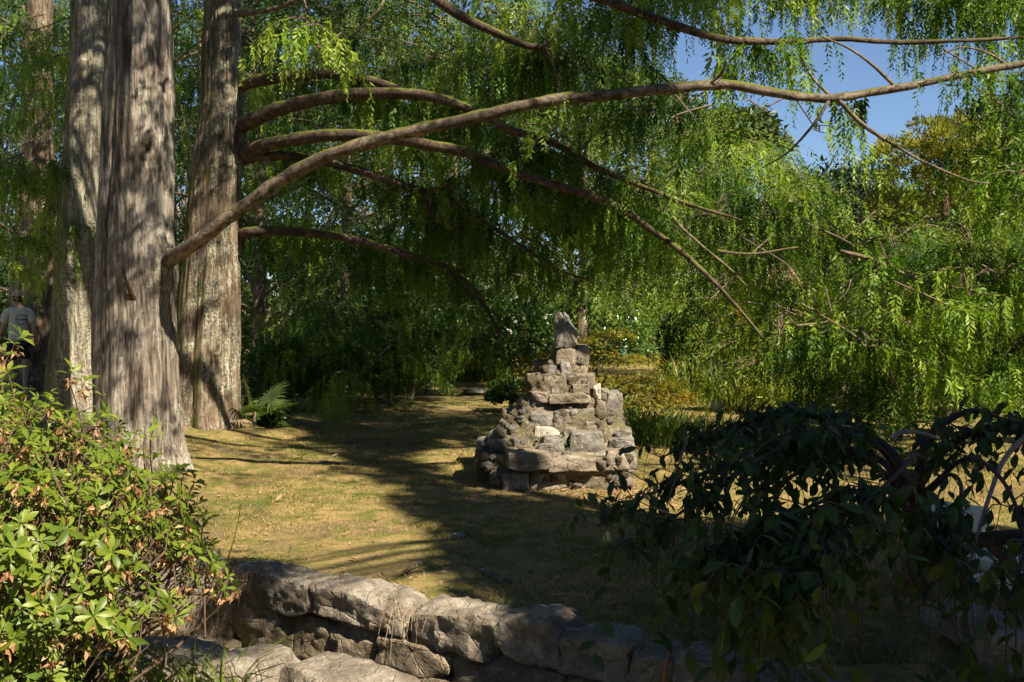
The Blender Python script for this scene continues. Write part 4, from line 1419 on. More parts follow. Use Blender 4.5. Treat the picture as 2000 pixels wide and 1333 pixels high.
# ------------------------------------------------------------------ background trees
def weeping_tree(X, Y, H, R, n, label, mat='spray_far', tint=.5, z0=.5, ll=.11, lw=.032, nl=11, per=9, group='weeping trees behind the lawn', sl=(.45, 1.1), trunk_r=.16):
    t = thing('weeping_tree', (X, Y, 0), label, 'tree', group)
    V, F = tube(spline([(X, Y, -.2), (X + .1, Y, H * .4), (X - .1, Y + .1, H * .92)], 18), np.linspace(trunk_r, .03, 18), 9, .12, int(X * 10) + 500)
    obj('trunk', make_mesh('trunk', V, F, True), M['bark_far'], t)
    a = rng.uniform(0, 2 * math.pi, n)
    u = rng.random(n)
    z = z0 + (H - z0) * u ** .8
    prof = R * np.sqrt(np.clip(1 - (z / H) ** 3.0, 0.02, 1))
    rr = prof * (.35 + .6 * rng.random(n) ** .6)
    O = np.stack([X + rr * np.cos(a), Y + rr * np.sin(a), z], -1)
    D = np.stack([np.cos(a), np.sin(a), rng.uniform(-.2, .35, n)], -1)
    b, w = Bag(), Bag()
    add_sprays(b, w, O, D, rng.uniform(.5, 1.3, n), per=per, sl=sl, nl=nl, ll=ll, lw=lw, tint=np.clip(rng.normal(tint, .22, n), 0, 1), tw_r=.008, spread=.6)
    for k in range(0, n, 9):                          # limbs from the trunk out to the twigs
        q = np.array([X, Y, max(.6, O[k][2] - .6)])
        V, F = tube(spline([q, (q + O[k]) / 2 + [0, 0, .15], O[k]], 5), np.linspace(.05, .012, 5), 4)
        w.add(V, F)
    obj('foliage', b.mesh('foliage'), M[mat], t, 'stuff')
    obj('twigs', w.mesh('twigs'), M['twig'], t, 'stuff')
    return t


def pxX(px, Y):
    return (px - 1000) / FPX * Y


weeping_tree(pxX(1130, 21), 21, 7.0, 3.0, 260, 'tall weeping tree whose lit curtain hangs directly behind the monument', tint=.55, z0=1.5)
weeping_tree(pxX(1400, 20), 20, 4.9, 2.6, 210, 'weeping tree behind the golden conifer shrub right of the monument', tint=.6, z0=1.7)
weeping_tree(pxX(1640, 15.5), 15.5, 2.9, 2.2, 200, 'lower weeping tree right of the sky gap, behind the bare grey twigs', tint=.6, z0=.4)
weeping_tree(pxX(1900, 16.5), 16.5, 2.9, 2.2, 160, 'low weeping tree under the round golden tree at the right edge', tint=.5, z0=.2)
weeping_tree(pxX(880, 25), 25, 10.5, 3.4, 250, 'tall yellow-green weeping tree seen between the upper limbs', tint=.75, z0=1.6)
weeping_tree(pxX(670, 21), 21, 10.0, 3.2, 230, 'dark weeping tree in the shade right of the mossy trunk', 'spray_shade', .5, 1.0)
weeping_tree(pxX(500, 19), 19, 9.0, 2.6, 200, 'dark weeping tree directly behind the fan palm', 'spray_shade', .5, .6)
weeping_tree(pxX(330, 23), 23, 10.5, 3.0, 160, 'dark weeping tree seen between the big trunks', 'spray_shade', .5, 1.0)
weeping_tree(pxX(60, 25), 25, 9.8, 3.6, 190, 'shaded weeping tree at the far left behind the person', 'spray_shade', .55, 1.8)
weeping_tree(pxX(1270, 30), 30, 8.4, 3.2, 170, 'pale weeping tree far behind, right of the monument top', tint=.6, z0=2.0)


def leafy_tree(X, Y, zc, rx, rz, label, mat='evergreen', n=90, per=70, size=.32, cr=.7, tint=.5, group=None, trunk=True, name='evergreen_tree', cat='tree', lower=-.6, aspect=.5, trunk_r=.2, inner=.75, lump=.25, flat=.5, quad=False):
    t = thing(name, (X, Y, 0), label, cat, group)
    c = ellipsoid_shell((X, Y, zc), (rx, rx, rz), n, lump, int(abs(X) * 7 + Y), lower, inner)
    V, F, T = clump_leaves(c, rng.uniform(.7, 1.2, len(c)) * cr, per, size, aspect, flat, np.clip(rng.normal(tint, .25, len(c)), 0, 1), quad=quad)
    obj('crown', make_mesh('crown', V, F, False, T), M[mat], t, 'stuff')
    if trunk:
        tb = Bag()
        V, F = tube(spline([(X, Y, -.2), (X + .05, Y, zc * .5), (X, Y, zc + rz * .7)], 12), np.linspace(trunk_r, .03, 12), 8, .1, 77)
        tb.add(V, F)
        for p in c[::6]:
            q = np.array([X, Y, max(.3, zc - rz * .6 + .4 * (p[2] - zc))])
            V, F = tube(spline([q, (q + p) / 2, p], 4), np.linspace(trunk_r * .35, .01, 4), 4)
            tb.add(V, F)
        obj('trunk', tb.mesh('trunk', True), M['bark_far'], t)
    return t


# far row that closes the view
far = [(-27, 50, 17), (-20, 51, 19), (-13, 50, 20), (-6.5, 51, 20), (-24, 40, 13), (-19.5, 38, 14), (-15.5, 40, 15), (-11.5, 37, 15.5), (-8, 39, 16), (-4.6, 37, 15), (-1.2, 40, 13.5), (2.2, 39, 12.5), (5.6, 41, 10.6), (9.2, 43, 7.6), (12.2, 40, 6.2), (15.2, 42, 5.8), (18.4, 41, 6.4), (22, 43, 8.2), (26, 41, 8.0)]
where = ['at the far left of the rear row', 'second in the rear row', 'third in the rear row', 'fourth in the rear row', 'farthest left in the row', 'third trunk gap from the left', 'behind the far left trunk', 'behind the front trunk', 'behind the mossy trunk', 'behind the dark weeping trees', 'behind the limb fork', 'far behind the monument', 'behind the pale weeping tree', 'left of the sky gap', 'under the sky gap', 'just left of the golden tree', 'behind the golden tree', 'at the right edge of the row', 'last on the right']
for (X, Y, H), wtxt in zip(far, where):
    leafy_tree(X, Y, H * .52, 2.9, H * .52, 'broad dark evergreen tree ' + wtxt, 'evergreen', 130, 90, .26, .95, .5, 'dark evergreens closing the view', lower=-1.0)
leafy_tree(pxX(1440, 33), 33, 6.7, 1.5, 1.1, 'flat-topped pine standing against the sky left of the sky gap', 'evergreen', 60, 80, .26, .5, .9, name='pine_tree', lower=-.3)
leafy_tree(pxX(1935, 30), 30, 5.9, 1.3, 1.6, 'dark blue-green broadleaf tree peeping out right of the golden tree', 'juniper', 60, 80, .26, .5, .6, name='broadleaf_tree')
leafy_tree(pxX(1640, 34), 34, 4.2, 2.0, 1.9, 'dark low tree at the foot of the sky gap', 'juniper', 60, 70, .28, .6, .5, name='broadleaf_tree')


for X, Y, rx, rz, wtxt in ((-17, 31, 3.0, 1.9, 'farthest left, behind the person'), (-12, 30, 2.8, 2.0, 'behind the front trunk gap'), (-7.5, 29, 2.8, 2.0, 'behind the mossy trunk'), (-3.6, 30, 2.6, 2.0, 'behind the glossy shrubs'),
                           (-.6, 33, 2.4, 1.8, 'behind the ornamental grass'), (4.0, 35, 2.6, 1.6, 'behind the monument'), (8.6, 34, 2.8, 1.8, 'behind the yellow conifer shrub'), (13.5, 33, 3.0, 2.0, 'behind the golden tree')):
    leafy_tree(X, Y, rz * .8, rx, rz, 'dark evergreen hedge bush ' + wtxt, 'evergreen', 110, 60, .26, .55, .45, 'hedge bushes at the back', True, 'hedge_bush', 'shrub', -.8)


# unseen evergreens added around the camera to block skylight
for X, Y, H, R_, wtxt in ((-6.5, -3.5, 9, 3.0, 'behind the photographer on the left'), (-2.0, -8, 9, 3.2, 'directly behind the photographer'), (3.5, -9.5, 8, 3.2, 'behind the photographer on the right'), (9.5, -7.5, 7.5, 3.0, 'far behind on the right'),
                          (-9.5, 3.5, 9, 2.8, 'left of the azalea outside the view'), (13.5, 1.0, 6.5, 2.8, 'right of the cherry outside the view'), (14.5, 8.0, 6.5, 2.8, 'right of the hanging sprays outside the view')):
    leafy_tree(X, Y, H * .5, R_, H * .5, 'broad evergreen tree added to block skylight ' + wtxt, 'evergreen', 110, 36, .5, .9, .4, 'unseen evergreens added around the photographer', lower=-1.0)


# golden conifer: billowing tufts of fine needles
def tuft_tree(name, X, Y, zc, rx, rz, label, n, per, size, cr, mat='golden', tint=.6, lower=-.7, group=None, cat='tree', trunk_r=.14):
    t = thing(name, (X, Y, 0), label, cat, group)
    c = ellipsoid_shell((X, Y, zc), (rx, rx, rz), n, .38, int(abs(X) * 5), lower, .8)
    N = len(c)
    d = rand_dirs(N * per).reshape(N, per, 3)
    outw = norm(c - np.array([X, Y, zc - rz * .5]))
    d = norm(d + outw[:, None, :] * .9 + np.array([0, 0, .25]))
    rad = (cr * rng.uniform(.7, 1.25, N))[:, None, None]
    p = (c[:, None, :] + d * rad * (.5 + .5 * rng.random((N, per, 1)))).reshape(-1, 3)
    X_ = norm(d.reshape(-1, 3) + rand_dirs(N * per) * .35)
    W = norm(np.cross(X_, rand_dirs(N * per)))
    sc = size * rng.uniform(.6, 1.3, N * per)[:, None]
    V = np.stack([p, p + X_ * sc * .5 + W * sc * .15, p + X_ * sc, p + X_ * sc * .5 - W * sc * .15], 1).reshape(-1, 3)
    T = np.repeat(np.clip(np.repeat(rng.normal(tint, .2, N), per) + rng.normal(size=N * per) * .15, 0, 1), 4)
    obj('crown', make_mesh('crown', V, np.arange(len(V)).reshape(-1, 4), False, T), M[mat], t, 'stuff')
    V, F = tube(spline([(X, Y, -.2), (X + .05, Y, zc), (X, Y, zc + rz * .6)], 10), np.linspace(trunk_r, .03, 10), 8, .1, 78)
    obj('trunk', make_mesh('trunk', V, F, True), M['bark_far'], t)
    return t


tuft_tree('golden_conifer', pxX(1838, 21), 21, 3.5, 1.35, 1.75, 'round golden conifer with billowing crown against the sky at right', 220, 140, .105, .28)
tuft_tree('golden_conifer', pxX(1975, 17), 17, 1.2, 1.0, 1.0, 'lower golden conifer bush at the right edge under the big golden tree', 90, 220, .10, .22, cat='shrub')
tuft_tree('golden_conifer', pxX(1850, 13.5), 13.5, .95, .8, .8, 'golden conifer bush half hidden behind hanging sprays at right', 80, 220, .09, .18, cat='shrub')
tuft_tree('golden_conifer_shrub', pxX(1412, 18.5), 18.5, .78, .46, .74, 'yellow-orange conifer shrub beside the dark juniper, right of the monument', 60, 150, .11, .14, tint=.8, cat='shrub')
tuft_tree('golden_conifer_shrub', pxX(1440, 17.2), 17.2, .42, .38, .38, 'small yellow conifer shrub at the foot of the taller yellow one', 40, 130, .10, .12, tint=.75, cat='shrub')
tuft_tree('juniper', pxX(1350, 19.6), 19.6, .72, .52, .50, 'dark spreading juniper left of the yellow conifer shrub', 50, 130, .12, .16, 'juniper', .5, cat='shrub')

# ------------------------------------------------------------------ middle-ground plants
def blade_clump(name, X, Y, n, spread, H, W, mat, label, bend=.5, cat='plant', group=None, tint=None, z=0.0):
    t = thing(name, (X, Y, z), label, cat, group)
    a = rng.uniform(0, 2 * math.pi, n)
    r = spread * np.sqrt(rng.random(n))
    b = np.stack([X + r * np.cos(a), Y + r * np.sin(a), np.full(n, z - .02)], -1)
    aa = a + rng.normal(size=n) * .8
    d = np.stack([np.cos(aa), np.sin(aa), np.zeros(n)], -1)
    V, F, T = blades(b, d, rng.uniform(.6, 1.15, n) * H, rng.uniform(.7, 1.2, n) * W, bend, 5, tint)
    obj('leaves', make_mesh('leaves', V, F, True, T), M[mat], t, 'stuff')
    return t


for i, (px, py, n, sp, H, W, mat, lab, bd) in enumerate((
        (1345, 786, 90, .26, .78, .024, 'strap_lime', 'upright yellow-green iris clump behind the rockwork, right side', .22),
        (1400, 784, 90, .28, .74, .024, 'grass_green', 'upright green iris clump under the yellow conifer shrub', .25),
        (1300, 780, 50, .2, .55, .020, 'strap_lime', 'small pale iris clump between the maple and the iris bed', .25),
        (1450, 800, 150, .34, .58, .022, 'strap_lime', 'lime daylily clump beside the white rock', .7),
        (1510, 796, 150, .36, .60, .022, 'strap_lime', 'lime daylily clump beneath the hanging sprays', .7),
        (1565, 804, 110, .32, .55, .022, 'strap_lime', 'lime daylily clump at the right end of the bed', .7),
        (1258, 862, 120, .26, .60, .020, 'strap_dark', 'dark strap-leaved clump touching the right side of the monument', .6),
        (1300, 868, 110, .26, .55, .020, 'strap_dark', 'dark strap-leaved clump in the shade right of the monument', .65),
        (1225, 810, 90, .24, .55, .020, 'strap_dark', 'dark strap-leaved clump behind the right corner of the monument', .6),
        (1345, 850, 60, .22, .34, .016, 'strap_dark', 'small dark strap-leaved clump on the open grass', .7))):
    g = G(px, py)
    blade_clump('strap_leaf_clump', g.x, g.y, n, sp, H, W, mat, lab, bd, group='strap-leaved clumps by the monument')
# tall fine bamboo-like grass behind the lawn
g = G(925, 740)
blade_clump('ornamental_grass', g.x, g.y, 900, .70, 1.15, .020, 'grass_green', 'dense tall ornamental grass clump left of the monument top', .25, 'grass clump')
g = G(860, 700)
blade_clump('ornamental_grass', g.x, g.y, 500, 1.2, .55, .03, 'strap_lime', 'low sunlit grass patch behind the tall ornamental grass', .5, 'grass clump')


def leaf_shrub(name, X, Y, zc, rx, rz, n, per, size, cr, mat, label, tint=.5, cat='shrub', aspect=.5, lower=-.6):
    return leafy_tree(X, Y, zc, rx, rz, label, mat, n, per, size, cr, tint, None, True, name, cat, lower, aspect, .03, quad=True)


g = G(992, 800)
leaf_shrub('round_shrub', g.x, g.y, .22, .27, .24, 60, 60, .055, .09, 'glossy', 'small rounded dark green shrub left of the rockwork monument')
leaf_shrub('glossy_shrub', pxX(830, 17.5), 17.5, 1.25, .62, .9, 90, 90, .10, .24, 'glossy', 'glossy green shrub lit by the sun left of the ornamental grass', .75)  # raised tint paints the sunlit look into the leaves
leaf_shrub('glossy_shrub', pxX(760, 18.5), 18.5, 1.0, .8, .9, 80, 80, .10, .28, 'glossy', 'shaded glossy shrub left of the brighter glossy one', .3)  # lowered tint paints shade into the leaf colour
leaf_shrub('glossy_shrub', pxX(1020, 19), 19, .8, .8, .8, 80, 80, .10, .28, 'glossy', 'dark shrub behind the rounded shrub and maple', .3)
g = G(525, 838)
leaf_shrub('seedling_shrub', g.x, g.y, .14, .22, .20, 40, 40, .09, .08, 'glossy', 'small green seedling shrub at the foot of the fan palm', .8, aspect=.3)
for px, Y, rx, rz_, mt, tx in ((1190, 27, 1.1, 1.0, 'glossy', 'behind the maple, left of the bin'), (1290, 28, 1.2, 1.0, 'spray_far', 'behind the strip of grass right of the monument'), (1480, 21, .9, .8, 'spray_far', 'right of the yellow conifer shrub'), (1090, 23, 1.0, .9, 'glossy', 'directly behind the upright stone'), (1600, 19, 1.0, .7, 'spray_far', 'under the drooping sprays at right'), (1760, 17, 1.0, .7, 'glossy', 'in the dark gap above the cherry')):
    leaf_shrub('background_shrub', pxX(px, Y), Y, rz_ * .7, rx, rz_, 80, 70, .13, .30, mt, 'leafy green shrub ' + tx, .6, aspect=.4)
for px, Y, rx, tx in ((560, 14.5, .5, 'right of the fan palm'), (700, 15.5, .7, 'in the middle of the dark thicket'), (610, 17.0, .8, 'deep behind the fan palm'), (650, 18.5, .9, 'left of the thicket centre'), (760, 17.0, .8, 'just left of the glossy shrubs'), (800, 15.8, .6, 'in front of the glossy shrubs'), (520, 17.5, .8, 'seen past the mossy trunk')):
    leaf_shrub('thicket_shrub', pxX(px, Y), Y, .45, rx, .5, 60, 70, .09, .22, 'spray_shade', 'low feathery shrub ' + tx, .6, aspect=.25)


n = 9000
gx_ = rng.uniform(.3, 11.5, n); gy_ = rng.uniform(11.5, 27, n)
pp = np.stack([gx_, gy_, 0 * gx_], -1)
ok = fbm(pp, .7, 2, 88) > -.12
gx_, gy_ = gx_[ok], gy_[ok]
a = rng.uniform(0, 6.28, len(gx_))
V, F, T = blades(np.stack([gx_, gy_, ground_h(gx_, gy_) - .01], -1), np.stack([np.cos(a), np.sin(a), 0 * a], -1), rng.uniform(.08, .26, len(gx_)), rng.uniform(.012, .026, len(gx_)), .6, 2)
tag(obj('rough_grass', make_mesh('rough_grass', V, F, False, T), M['strap_lime']), 'uncut yellow-green grass behind and right of the monument', 'grass', None, 'stuff')


# Japanese maple: flat tiers of small leaves
def maple(X, Y, label):
    t = thing('japanese_maple', (X, Y, 0), label, 'tree')
    b, ob, tw = Bag(), Bag(), Bag()
    tiers = [(-.55, .95, .35), (-.35, .70, .45), (-.62, .62, .30), (.25, .98, .45), (.55, .80, .5), (.15, .72, .45), (.75, .62, .5), (.95, .50, .45), (.45, .48, .5), (.05, .50, .4), (.8, .38, .4), (-.1, 1.12, .3), (1.15, .42, .3), (.35, 1.2, .3), (-.8, .8, .25)]
    for (dx, z, r) in tiers:
        dx, r, z = dx * .8, r * .85, z + (.16 if dx > .4 else .04)
        n = int(330 * r / .45)
        a = rng.uniform(0, 2 * math.pi, n)
        q = r * np.sqrt(rng.random(n))
        dy = rng.uniform(-.35, .35)
        p = np.stack([X + dx + q * np.cos(a), Y + dy + .8 * q * np.sin(a), z - .25 * q ** 2 / r + rng.normal(size=n) * .025], -1)
        d = np.stack([np.cos(a), np.sin(a), np.full(n, -.35)], -1) + rng.normal(size=(n, 3)) * .5
        up = np.array([0, 0, 1.]) + rng.normal(size=(n, 3)) * .35
        sc = rng.uniform(.6, 1.2, n)
        bag = ob if dx > .85 else b
        for rot in (-.7, 0, .7):                      # three-lobed leaves
            cs, sn = math.cos(rot), math.sin(rot)
            d2 = np.stack([d[:, 0] * cs - d[:, 1] * sn, d[:, 0] * sn + d[:, 1] * cs, d[:, 2]], -1)
            X_ = norm(d2); W = norm(np.cross(X_, up)) * (.008 * sc)[:, None]
            ln = (.05 * sc * (1 if rot == 0 else .8))[:, None]
            V = np.stack([p, p + X_ * ln * .5 + W, p + X_ * ln, p + X_ * ln * .5 - W], 1).reshape(-1, 3)
            bag.add(V, np.arange(len(V)).reshape(-1, 4), np.repeat(rng.random(n), 4))
        V, F = tube(spline([(X, Y, .1), (X + dx * .4, Y + dy * .4, z * .75), (X + dx, Y + dy, z)], 8), np.linspace(.022, .006, 8), 5)
        tw.add(V, F)
    obj('foliage', b.mesh('foliage'), M['maple'], t, 'stuff')
    obj('autumn_foliage', ob.mesh('autumn_foliage'), M['maple_orange'], t, 'stuff')
    obj('stems', tw.mesh('stems', True), M['twig_dark'], t)


maple(pxX(1150, 10.6), 10.6, 'yellow-green Japanese maple with orange tips spreading behind the monument')


# ------------------------------------------------------------------ palms
def fan_frond(parent, base, tip_dir, petiole, R, nseg=22, mat='palm', seed=0, droop=.25, label=None):
    r = np.random.default_rng(seed)
    b = np.array(base); d = norm(np.array(tip_dir, dtype=float))
    hub = b + d * petiole + np.array([0, 0, -.03])
    bag = Bag()
    V, F = tube(spline([b, (b + hub) / 2 + [0, 0, .03], hub], 8), np.linspace(.008, .005, 8), 5)
    bag.add(V, F, .3)
    side = norm(np.cross(d, np.array([0, 0, 1.0])))
    upv = np.cross(side, d)
    for k in range(nseg):
        an = math.radians(-125 + 250 * k / (nseg - 1))
        dd = norm(d * math.cos(an) + side * math.sin(an) + upv * .15)
        L = R * (1 - .28 * abs(an) / 2.2) * r.uniform(.9, 1.08)
        s = np.linspace(0, 1, 5)
        C = hub + dd * (s * L)[:, None] + np.array([0, 0, -1.0]) * (droop * L * s ** 2.5)[:, None]
        w = np.array([.25, 1, .9, .55, .04]) * R * .042
        nn = norm(np.cross(dd, upv))
        V = np.stack([C + nn * w[:, None], C - upv * .25 * w[:, None], C - nn * w[:, None]], 1).reshape(-1, 3)
        F = []
        for i in range(4):
            a = i * 3
            F += [(a, a + 1, a + 4, a + 3), (a + 1, a + 2, a + 5, a + 4)]
        bag.add(V, np.array(F), float(r.uniform(.2, .9)))
    o = obj('frond', bag.mesh('frond'), M[mat], parent)
    if label:
        o['label'] = label


g = G(497, 848)
fp = thing('fan_palm', (g.x, g.y, 0), 'young green fan palm at the foot of the mossy cypress trunk', 'palm')
V, F_ = tube(spline([(g.x, g.y, -.05), (g.x, g.y, .14), (g.x + .01, g.y, .26)], 6), [.03, .028, .02, .018, .015, .01], 8, .3, 5)
obj('stem', make_mesh('stem', V, F_, True), M['twig'], fp)
for k, (d, pe, R, mt) in enumerate((((.75, -.2, .35), .28, .42, 'palm'), ((.5, .4, .75), .30, .40, 'palm'), ((-.25, -.1, .95), .30, .36, 'palm'), ((-.75, -.3, .45), .22, .30, 'palm'), ((.1, -.8, .5), .18, .26, 'palm'), ((-.55, -.5, -.05), .20, .28, 'palm_dry'), ((.45, .6, .3), .25, .36, 'palm'))):
    fan_frond(fp, (g.x, g.y, .18 + .01 * k), d, pe, R, 22, mt, 40 + k, .25 if mt == 'palm' else .5, 'brown dead frond' if mt == 'palm_dry' else None)


def feather_frond(parent, base, d, L, mat, seed, droop=.5, leaf=.35, n=34):
    r = np.random.default_rng(seed)
    b = np.array(base, dtype=float); d = norm(np.array(d, dtype=float))
    s = np.linspace(0, 1, 14)
    C = b + d * (s * L)[:, None] + np.array([0, 0, -1.0]) * (droop * L * s ** 2)[:, None]
    bag = Bag()
    V, F = tube(C, np.linspace(.018, .004, 14), 4)
    bag.add(V, F, .6)
    side = norm(np.cross(d, np.array([0, 0, 1.0])))
    for k in range(n):
        u = .15 + .85 * k / (n - 1)
        p = np.array([np.interp(u, s, C[:, a]) for a in range(3)])
        for sg in (-1, 1):
            dd = norm(d * .6 + side * sg * .9 + np.array([0, 0, -.25]) + r.normal(size=3) * .08)
            ln = leaf * math.sin(math.pi * (.15 + .8 * u)) + .03
            W = norm(np.cross(dd, np.array([0, 0, 1.0]))) * .009
            bag.add(np.array([p, p + dd * ln * .4 + W, p + dd * ln, p + dd * ln * .4 - W]), np.array([[0, 1, 2, 3]]), float(r.random()))
    obj('frond', bag.mesh('frond'), M[mat], parent)


X0, Y0 = pxX(2040, 14.0), 14.0
ph = thing('feather_palm', (X0, Y0, 0), 'grey-green feather palm at the right edge beside the golden tree', 'palm')
V, F_ = tube(spline([(X0, Y0, -.1), (X0, Y0, 1.0), (X0, Y0, 2.0)], 10), np.linspace(.2, .15, 10), 10, .25, 6)
obj('trunk', make_mesh('trunk', V, F_, True), M['bark_far'], ph)
for k in range(9):
    a = math.radians(20 + 40 * k)
    feather_frond(ph, (X0, Y0, 2.0), (math.cos(a) * .7, math.sin(a) * .7, 1.1), 1.5, 'palm', 70 + k, .5)
for lab, px, py, Y, tw in (('shaggy palm with tan dead fronds far behind the limb fork', 858, 440, 24, 1.0), ('shaggy palm with tan dead fronds behind the right-hand sprays', 1515, 500, 18.5, .9)):
    c = P(px, py, Y)
    sp = thing('shaggy_palm', (c.x, c.y, 0), lab, 'palm', 'shaggy palms')
    V, F_ = tube(spline([(c.x, c.y, -.1), (c.x, c.y, c.z * .5), (c.x, c.y, c.z + .1)], 10), np.full(10, .16 * tw), 10, .25, 7)
    obj('trunk', make_mesh('trunk', V, F_, True), M['bark_far'], sp)
    for k in range(10):
        a = math.radians(36 * k + 10)
        feather_frond(sp, (c.x, c.y, c.z + .05), (math.cos(a) * .6, math.sin(a) * .6, -.5), .85 * tw, 'palm_dry', 90 + k, .35, .22, 24)
    for k in range(8):
        a = math.radians(45 * k)
        feather_frond(sp, (c.x, c.y, c.z + .12), (math.cos(a), math.sin(a), .9), 1.2 * tw, 'palm', 110 + k, .45, .3, 26)

# ------------------------------------------------------------------ azalea shrub (front left)
az = thing('azalea_shrub', (-2.25, 4.25, -.26), 'bright yellow-green azalea shrub with dried brown flower heads at the lower left', 'shrub')
leafT = leaf_template(.058, .021, .22, .22, 1, lean=True)
AC = np.array([-2.36, 4.10, .18]); AR = np.array([1.13, .95, 1.08])
tips, dirs = [], []
dn = rand_dirs(6500)
for d in dn:
    k = 1 + .11 * float(vnoise(np.array([d * 3.3]), 1.0, 17)[0])
    inner = rng.uniform(.80, 1.0) if rng.random() < .7 else rng.uniform(.55, .85)
    p = AC + d * AR * k * inner
    if p[2] < -.2 or p[1] > 5.15 or p[0] < -3.4:
        continue
    if d[1] > .55:
        continue
    if p[2] < .28 and p[0] > -1.62:
        continue
    tips.append(p)
    dirs.append(norm(d * np.array([1, 1, .6]) + np.array([0, 0, .55]) + rng.normal(size=3) * .3))
extra = [P(30, 668, 4.1), P(10, 690, 4.0), P(40, 655, 4.2), P(345, 915, 4.3), P(360, 925, 4.2), P(300, 840, 4.3), P(285, 850, 4.2), P(255, 862, 4.1), P(400, 1075, 4.3), P(380, 1085, 4.2), P(410, 1065, 4.35), P(140, 725, 4.2), P(165, 745, 4.3), P(370, 960, 4.3), P(380, 940, 4.25)]
for p in extra:
    tips.append(np.array(p)); dirs.append(norm(np.array([.35, -.15, .8])))
tips = np.array(tips); dirs = np.array(dirs)
keep = np.ones(len(tips), bool)
for i in range(len(tips)):                             # thin out to real spacing
    if keep[i]:
        dd = np.linalg.norm(tips[i + 1:] - tips[i], axis=1)
        keep[i + 1:] &= dd > .047
tips, dirs = tips[keep], dirs[keep]
LP, LX, LU, LS = [], [], [], []
for p, d in zip(tips, dirs):
    m = rng.integers(6, 9)
    s1 = norm(np.cross(d, rand_dirs(1)[0])); s2 = np.cross(d, s1)
    ph0 = rng.uniform(0, 6.28)
    sz = rng.uniform(.5, 1.2)
    for k in range(m):
        a = ph0 + 2 * math.pi * k / m + rng.normal() * .15
        o = s1 * math.cos(a) + s2 * math.sin(a)
        el = rng.uniform(.05, .75)
        x = norm(o * math.cos(el) + d * math.sin(el))
        LP.append(p + d * rng.uniform(-.015, .012) + x * .004)
        LX.append(x); LU.append(norm(d * 1.0 + rng.normal(size=3) * .25)); LS.append(sz * rng.uniform(.75, 1.15))
LP, LX, LU, LS = map(np.array, (LP, LX, LU, LS))
FR = frames(LX, LU)
dist = np.linalg.norm(LP - np.array([0, 0, CAMZ]), axis=1)
pxs = LP[:, 0] / LP[:, 1] * FPX + 1000
vis = (pxs > 5) & (pxs < 450)
score = dist - .35 * np.einsum('ij,ij->i', (LP - AC) / AR, np.array([[.3, -.6, .5]]).repeat(len(LP), 0)) + np.where(vis, 0, 50)
order = np.argsort(score)
big = np.zeros(len(LP), bool)
big[order[:300]] = True
variants = []
for v in range(3):
    tv, tf = leaf_template(.058, .021 * (1 + .12 * v), .15 + .1 * v, .14 + .16 * v, 1)
    me = make_mesh('azalea_leaf', tv, tf, True)
    me.materials.append(M['azalea_one'])
    variants.append(me)
for q, i in enumerate(np.where(big)[0]):
    o = bpy.data.objects.new('leaf', variants[q % 3])
    COL.objects.link(o)
    o.parent = az
    mm = np.eye(4)
    mm[:3, :3] = FR[i] * LS[i]
    mm[:3, 3] = LP[i] - np.array(az.location)
    o.matrix_basis = Matrix(mm.tolist())
V, F_, T = scatter_leaves(leafT, LP[~big], LX[~big], LU[~big], LS[~big], rng.random((~big).sum()))
obj('foliage', make_mesh('foliage', V, F_, True, T), M['azalea'], az, 'stuff')
st, dr = Bag(), Bag()
roots = [np.array([-2.3 + .35 * math.cos(a), 4.25 + .3 * math.sin(a), -.3]) for a in np.linspace(0, 6.28, 9)[:-1]]
for i, (p, d) in enumerate(zip(tips, dirs)):
    # twig into the bush; every fourth one runs right down to the root
    q = p - d * rng.uniform(.10, .22) + rng.normal(size=3) * .06 + np.array([0, 0, -.05])
    V, F = tube(spline([q, (p + q) / 2 - d * .02 + rng.normal(size=3) * .02, p - d * .04, p], 4), np.linspace(.0042, .0022, 4), 3, cap=False)
    st.add(V, F)
    if i % 9 == 0:
        r0 = roots[int(rng.integers(0, 8))]
        V, F = tube(spline([r0, (r0 * .55 + q * .45) + rng.normal(size=3) * .06, q], 9), np.linspace(.012, .0045, 9), 5)
        st.add(V, F)
    if rng.random() < .40:                             # withered flower head hanging under the whorl
        n = int(rng.integers(5, 11))
        c = p - d * .012 + np.array([.01, -.02, -.026])
        x = norm(rng.normal(size=(n, 3)) * .7 + np.array([0, -.1, -.9]))
        V, F, T = scatter_leaves(tiny_leaf(.036, .015, .7), c + rng.normal(size=(n, 3)) * .008, x, rand_dirs(n), rng.uniform(.6, 1.3, n), rng.random(n))
        dr.add(V, F, T)
obj('stems', st.mesh('stems', True), M['twig_brown'], az, 'stuff')
obj('dried_flowers', dr.mesh('dried_flowers', True), M['dry'], az, 'stuff')

